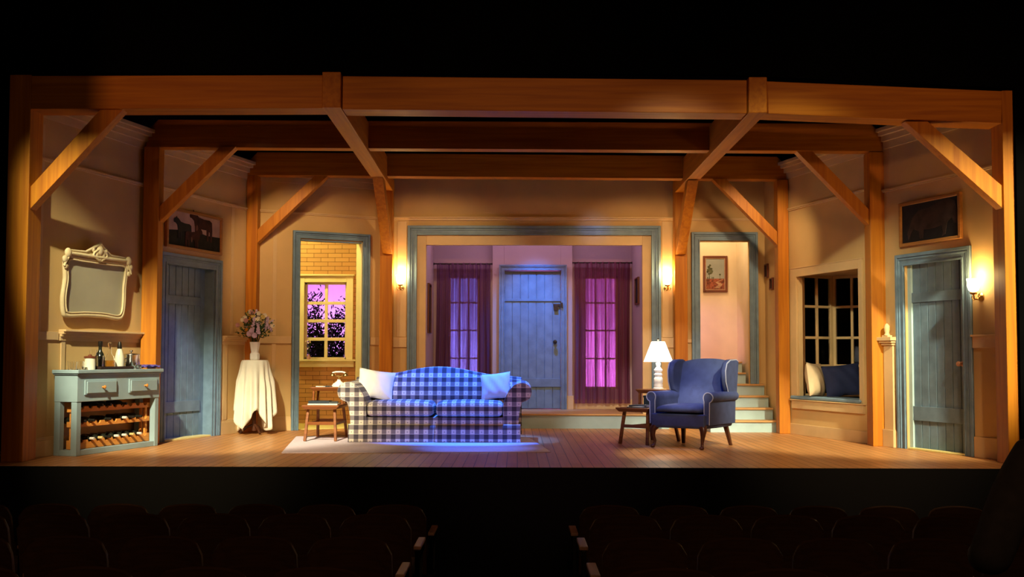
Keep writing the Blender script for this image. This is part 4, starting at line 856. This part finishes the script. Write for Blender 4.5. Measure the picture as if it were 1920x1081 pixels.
b = MB(); b.tube([(-.085, 0, .165), (-.04, 0, .175), (.04, 0, .175), (.085, 0, .165)], .010, 10); b.build('handset_grip', 'porcelain', r, smooth=True)
for s_ in (-1, 1): b = MB(); b.lathe([(.001, .12), (.03, .125), (.032, .135), (.012, .16), (.001, .168)], (s_*.085, 0, 0), 14); b.build('earpiece', 'brass', r, smooth=True)
bpy.context.view_layer.update(); o = MB(); o.tube([(-2.02, 3.02, .58), (-1.99, 3.08, .4), (-2.0, 3.14, .15), (-2.05, 3.22, .016), (-2.3, 3.26, .016), (-2.5, 3.05, .0165), (-2.45, 2.7, .0165)], .004, 6); r_in = phone.matrix_world.inverted(); oc = o.build('telephone_cord', 'iron', phone, smooth=True); oc.data.transform(r_in)
# right table things
book(rtab, .0, -.20, .4055, .22, .28, .008, 'book2', .1, 'magazine lowest in the pile on the right step table', 'magazine', 'magazine')
book(rtab, .01, -.19, .414, .20, .27, .007, 'paper', -.12, 'pale magazine in the middle of the pile on the right step table', 'magazine', 'magazine')
book(rtab, -.01, -.19, .4215, .19, .26, .012, 'book', .22, 'dark book topmost of the pile on the right step table')
r = on(rtab, 'storage_box', -.06, .17, .4055); tag(r, 'black box tucked under the upper tier of the right step table', 'box')
b = MB(); b.box(-.075, .075, -.08, .08, 0, .10); b.build('box_body', 'book', r, bevel=.003); b = MB(); b.box(-.079, .079, -.084, .084, .1002, .122); b.build('lid', 'book', r, bevel=.003)
r = on(rtab, 'table_lamp', .015, .17, .6005); tag(r, 'lit table lamp with white cone shade and turned white base', 'lamp')
b = MB(); b.lathe([(.001, 0), (.062, 0), (.062, .012), (.05, .02), (.052, .05), (.046, .065), (.052, .08), (.052, .125), (.04, .14), (.045, .155), (.05, .17), (.035, .185), (.045, .205), (.05, .22), (.03, .245), (.02, .26), (.026, .275), (.03, .295), (.014, .31), (.012, .34), (.001, .342)], n=26); b.build('lamp_base', 'porcelain', r, smooth=True)
b = MB(); b.lathe([(.165, .315), (.075, .545)], n=40); 
bb = b.bm
for f in [f for f in bb.faces if len(f.verts) > 4]: bb.faces.remove(f)
b.build('lamp_shade', 'shade', r, smooth=True, solid=.003)
b = MB(); b.tube([(0, 0, .34), (0, 0, .565)], .004, 8); b.ball((0, 0, .57), .012, 8); b.build('finial', 'brass', r, smooth=True)
b = MB(); b.ball((0, 0, .42), .03, 10, sc_=(1, 1, 1.3)); b.build('light_bulb', 'shade', r, smooth=True)
point('table_lamp_light', r.matrix_world @ Vector((0, 0, .50)), 6, (1, .85, .62), .05)
point('table_lamp_light', r.matrix_world @ Vector((0, 0, .36)), 5, (1, .85, .62), .04)
book(rtab, .12, .10, .6005, .07, .10, .008, 'cork', .5, 'small brass coaster beside the table lamp', 'coaster', 'coaster')

# ------------------------------------------------------------------ wing armchair
r = empty('wing_armchair', loc=(1.906, 1.97, 0), rz=R_(-34.4)); tag(r, 'blue wingback armchair with pale piping and cabriole front legs', 'armchair')
b = MB(); P = [(-.30, -.37), (.30, -.37), (.33, -.1), (.30, .36), (-.30, .36), (-.33, -.1)]
b.loft([[(x, y, .215) for x, y in P], [(x*1.02, y*1.02, .24) for x, y in P], [(x*1.02, y*1.02, .355) for x, y in P], [(x, y, .365) for x, y in P]]); b.build('seat_base', 'bluef', r, bevel=.008)
b = MB(); secs = []
for i in range(13):
    u = i/12; x = -.265+.53*u; e = min(1, min(u, 1-u)*7+.3)**.5; zt_ = .40+.05*e+.012*math.sin(math.pi*u)
    secs.append([(x, -.365, .372), (x, -.395, .395), (x, -.385, zt_-.012), (x, -.34, zt_), (x, -.05, zt_+.012), (x, .20, zt_), (x, .20, .372)])
b.loft(secs); b.build('seat_cushion', 'bluef', r, smooth=True, sub=1)
b = MB(); secs = []
for i in range(21):
    x = -.285+.57*i/20; c = abs(x)/.285; top = .955-.035*c**2.2; L_ = lambda z: .21+.17*(z-.4)/.55
    bl = .045*(1-c**3)
    secs.append([(x, L_(.36), .36), (x, L_(.55)-bl, .55), (x, L_(.75)-bl*.8, .75), (x, L_(top)-.005, top-.03), (x, L_(top)+.03, top), (x, L_(top)+.075, top-.015), (x, L_(.7)+.11, .7), (x, L_(.36)+.12, .25), (x, L_(.36)+.05, .25)])
b.loft(secs); b.build('backrest', 'bluef', r, smooth=True)
for s_ in (-1, 1):
    # wing
    b = MB(); W_ = [(.33, .52), (.17, .60), (.12, .70), (.11, .82), (.15, .90), (.24, .935), (.40, .94), (.46, .92), (.40, .55)]
    b.loft([[(s_*(.285), y, z) for y, z in W_], [(s_*(.30), y-.008, z+.006) for y, z in W_], [(s_*(.335), y-.008, z+.006) for y, z in W_], [(s_*(.35), y, z) for y, z in W_]]); b.build('wing', 'bluef', r, smooth=True, bevel=.01)
    b = MB(); b.tube([(s_*.345, y-.008, z) for y, z in W_[:8]], .006, 6); b.build('piping', 'piping', r, smooth=True)
    # arm: rolled scroll over side panel
    A_ = [(.285, .25), (.285, .50), (.278, .545), (.29, .58), (.32, .598), (.36, .592), (.385, .565), (.388, .535), (.37, .505), (.35, .495), (.345, .25)]
    A_ = A_[:1]+smooth(A_[1:-1])+A_[-1:]
    b = MB(); secs = []
    for y, k in ((-.325, .94), (-.31, 1), (.0, 1), (.24, 1), (.36, 1.0)): secs.append([(s_*(.33+(x-.33)*k), y, .42+(z-.42)*k) for x, z in A_])
    b.loft(secs); b.build('arm', 'bluef', r, smooth=True, bevel=.006)
    b = MB(); b.tube([(s_*(.33+(x-.33)*.97), -.327, .42+(z-.42)*.97) for x, z in A_], .0055, 6); b.build('piping', 'piping', r, smooth=True)
    b = MB(); b.tube([(s_*.27, -.33, .24), (s_*.295, -.365, .19), (s_*.29, -.37, .13), (s_*.275, -.35, .07), (s_*.28, -.36, .03), (s_*.285, -.385, .012)], [.045, .036, .024, .016, .016, .022], 12); b.ball((s_*.285, -.385, .018), .026, 10, sc_=(1, 1.1, .7)); b.build('leg', 'dkwood', r, smooth=True)
    b = MB(); b.loft([[(s_*.25+dx*.024, .30+dy*.024, .24) for dx, dy in ((-1, -1), (1, -1), (1, 1), (-1, 1))], [(s_*.285+dx*.016, .37+dy*.016, 0) for dx, dy in ((-1, -1), (1, -1), (1, 1), (-1, 1))]]); b.build('leg', 'dkwood', r, bevel=.003)

# ------------------------------------------------------------------ auditorium seats
def fz_(y): return -1.03+(-.26-y)*.04
seat = empty('theatre_seat', loc=(0, 0, 0)); 
b = MB(); secs = []
for i in range(15):
    u = i/14; x = -.243+.486*u; e = abs(2*u-1); top = .86-.03*e**2-.06*max(0, e-.82)/.18
    cv = .045*(e**2)
    secs.append([(x, .0-cv, .30), (x, -.05-cv, .60), (x, -.09-cv, top-.01), (x, -.105-cv, top), (x, -.12-cv, top-.01), (x, -.08-cv, .60), (x, -.03-cv, .30)])
b.loft(secs); b.build('backrest', 'seatw', seat, smooth=True)
b = MB(); b.loft([[(x, y, z) for y, z in [(.03, .36), (.08, .42), (.42, .47), (.46, .45), (.45, .40), (.08, .35)]] for x in (-.222, -.1, .1, .222)]); b.build('seat_pan', 'seatf', seat, smooth=True, bevel=.01)
def stand(x, full=True):
    r = []; b = MB(); b.box(x-.015, x+.015, -.04, .02, 0, .60); b.box(x-.02, x+.02, .02, .34, .54, .60); b.box(x-.02, x+.02, -.08, .16, 0, .02); b.bar((x, .28, .55), (x, .08, .06), .03, .03, (1, 0, 0)); return b.build('stanchion', 'seati', None, bevel=.004)
def arm(x): b = MB(); b.box(x-.026, x+.026, -.03, .36, .60, .625); return b.build('armrest', 'armw', None, bevel=.006)
st0 = stand(.274); st0.parent = seat; ar0 = arm(.274); ar0.parent = seat
rows = [(-1.05, 'front', 7, -.21), (-2.25, 'second', 5, -.11), (-3.35, 'third', 4, -.082), (-4.40, 'nearest', 3, -.055)]
names = ['first', 'second', 'third', 'fourth', 'fifth', 'sixth', 'seventh', 'eighth']
used = False
offs = {-1: [-.74, -.53, -.47, -.47], 1: [.52, .56, .60, .65]}
for ri, (y, rn, cnt, ztop) in enumerate(rows):
    z = ztop-.86
    for side, sn in ((-1, 'left'), (1, 'right')):
        xe = -.69 if side < 0 else .46
        for k in range(cnt+(1 if side > 0 else 1)):
            if ri == 3 and side > 0 and k >= 3: continue
            s_ = seat if not used else copy_tree(seat); used = True
            x = xe+side*(.274+.548*k)
            s_.location = (x, y, z); s_['category'] = 'theatre seat'; s_['group'] = 'dark theatre seats in front of the stage'
            s_['label'] = 'dark theatre seat, %s from the aisle in the %s row, %s block' % (names[k], rn, sn)
            if k == 0:
                b = MB(); b.box(-side*.274-.015, -side*.274+.015, -.04, .02, 0, .60); b.box(-side*.274-.02, -side*.274+.02, .02, .34, .54, .60); b.box(-side*.274-.03, -side*.274+.03, -.10, .40, 0, .30); 
                if side > 0: b.build('end_panel', 'seati', s_, bevel=.004); b = MB(); b.box(-.304, -.244, -.03, .36, .60, .625); b.build('armrest', 'armw', s_, bevel=.006)
                else: b.build('end_panel', 'seati', s_, bevel=.004)

# ------------------------------------------------------------------ standing person at the right edge
px, py, pz = 2.14, -5.6, fz_(-5.6)-.03
pr = empty('person', loc=(px, py, pz)); tag(pr, 'person in a dark jacket standing at the right edge, elbow out', 'person')
def skinned(name, mat, verts, edges, parent, root=0, sub=2):
    me = bpy.data.meshes.new(name); me.from_pydata([v[:3] for v in verts], edges, []); me.materials.append(M[mat]); o = bpy.data.objects.new(name, me); col.objects.link(o); o.parent = parent
    md = o.modifiers.new('skin', 'SKIN'); md.use_smooth_shade = True
    for i, v in enumerate(verts):
        r = v[3]; me.skin_vertices[0].data[i].radius = (r, r*(v[4] if len(v) > 4 else 1)); me.skin_vertices[0].data[i].use_root = (i == root)
    s_ = o.modifiers.new('sub', 'SUBSURF'); s_.levels = sub; s_.render_levels = sub; return o
if not hasattr(bpy.types.Mesh, 'skin_vertices'): pass
def skinned2(name, mat, verts, edges, parent, root=0, sub=2):
    me = bpy.data.meshes.new(name); me.from_pydata([v[:3] for v in verts], edges, []); me.materials.append(M[mat]); o = bpy.data.objects.new(name, me); col.objects.link(o); o.parent = parent
    md = o.modifiers.new('skin', 'SKIN'); md.use_smooth_shade = True
    if not len(me.skin_vertices):
        bm = bmesh.new(); bm.from_mesh(me); bm.verts.layers.skin.verify(); bm.to_mesh(me); bm.free()
    for i, v in enumerate(verts):
        d = me.skin_vertices[0].data[i]; r = v[3]; d.radius = (r, r*(v[4] if len(v) > 4 else 1)); d.use_root = (i == root)
    s_ = o.modifiers.new('sub', 'SUBSURF'); s_.levels = sub; s_.render_levels = sub; return o
# body (person faces the stage: +y), left arm bent with elbow out to -x
LE = (-.37, -.05, 1.04)
V = [(0, 0, .96, .13), (0, .01, 1.15, .12), (0, 0, 1.36, .13), (0, .0, 1.50, .055), (0, .02, 1.58, .055), (0, .03, 1.68, .085),
     (-.19, 0, 1.44, .05), LE+(.038,), (-.30, .20, 1.04, .028), (.19, 0, 1.44, .05), (.26, -.02, 1.14, .038), (.24, .06, .90, .028),
     (-.10, 0, .88, .085), (-.12, .02, .48, .055), (-.12, 0, .08, .04), (-.13, .14, .035, .035), (.10, 0, .88, .085), (.12, .02, .48, .055), (.12, 0, .08, .04), (.13, .14, .035, .035), (0, .03, 1.76, .07)]
Eg = [(0, 1), (1, 2), (2, 3), (3, 4), (4, 5), (5, 20), (2, 6), (6, 7), (7, 8), (2, 9), (9, 10), (10, 11), (0, 12), (12, 13), (13, 14), (14, 15), (0, 16), (16, 17), (17, 18), (18, 19)]
# hands with five fingers
def hand(base, dirv, spread, V, Eg, root):
    d = Vector(dirv).normalized(); s_ = Vector(spread).normalized(); b0 = len(V); p = Vector(base)+d*.06; V.append((*p, .024)); Eg.append((root, b0))
    for k, (off, L) in enumerate(((-.030, .07), (-.010, .08), (.010, .078), (.030, .06))):
        q = p+s_*off*1.1+d*.03; i = len(V); V += [(*q, .0095), (*(q+d*L*.5+Vector((0, .01, -.01))), .0085), (*(q+d*L*.9+Vector((0, .012, -.035))), .007)]; Eg += [(b0, i), (i, i+1), (i+1, i+2)]
    q = Vector(base)+d*.03-s_*.035; i = len(V); V += [(*q, .010), (*(q+d*.04-s_*.02), .009)]; Eg += [(b0, i), (i, i+1)]
hand((-.30, .20, 1.04), (.7, .6, .1), (.1, -.2, 1), V, Eg, 8); hand((.24, .06, .90), (0, .1, -1), (.1, 1, 0), V, Eg, 11)
skinned2('body', 'skin', V, Eg, pr)
J = [(0, 0, .90, .17, .75), (0, .01, 1.15, .165, .75), (0, 0, 1.36, .17, .8), (0, -.01, 1.50, .09), (-.185, 0, 1.425, .088), (-.285, -.03, 1.24, .088), LE+(.082,), (-.325, .12, 1.04, .058), (.185, 0, 1.425, .088), (.24, -.02, 1.28, .078), (.27, -.02, 1.14, .066), (.25, .05, .94, .05)]
skinned2('jacket', 'jacket', J, [(0, 1), (1, 2), (2, 3), (2, 4), (4, 5), (5, 6), (6, 7), (2, 8), (8, 9), (9, 10), (10, 11)], pr)
J = [(0, 0, .94, .14, .8), (-.10, 0, .86, .105), (-.12, .02, .48, .08), (-.12, .0, .10, .07), (.10, 0, .86, .105), (.12, .02, .48, .08), (.12, .0, .10, .07)]
skinned2('trousers', 'trousers', J, [(0, 1), (1, 2), (2, 3), (0, 4), (4, 5), (5, 6)], pr)
b = MB(); b.ball((0, .005, 1.725), .108, 14, sc_=(.92, 1.0, 1.05)); b.build('hair', 'hair', pr, smooth=True)
b = MB(); b.ball((0, .135, 1.67), .016, 8, sc_=(.8, 1.2, 1.6)); 
for s_ in (-1, 1): b.ball((s_*.088, .03, 1.68), .022, 8, sc_=(.4, .8, 1.4))
b.build('nose_and_ears', 'skin', pr, smooth=True)
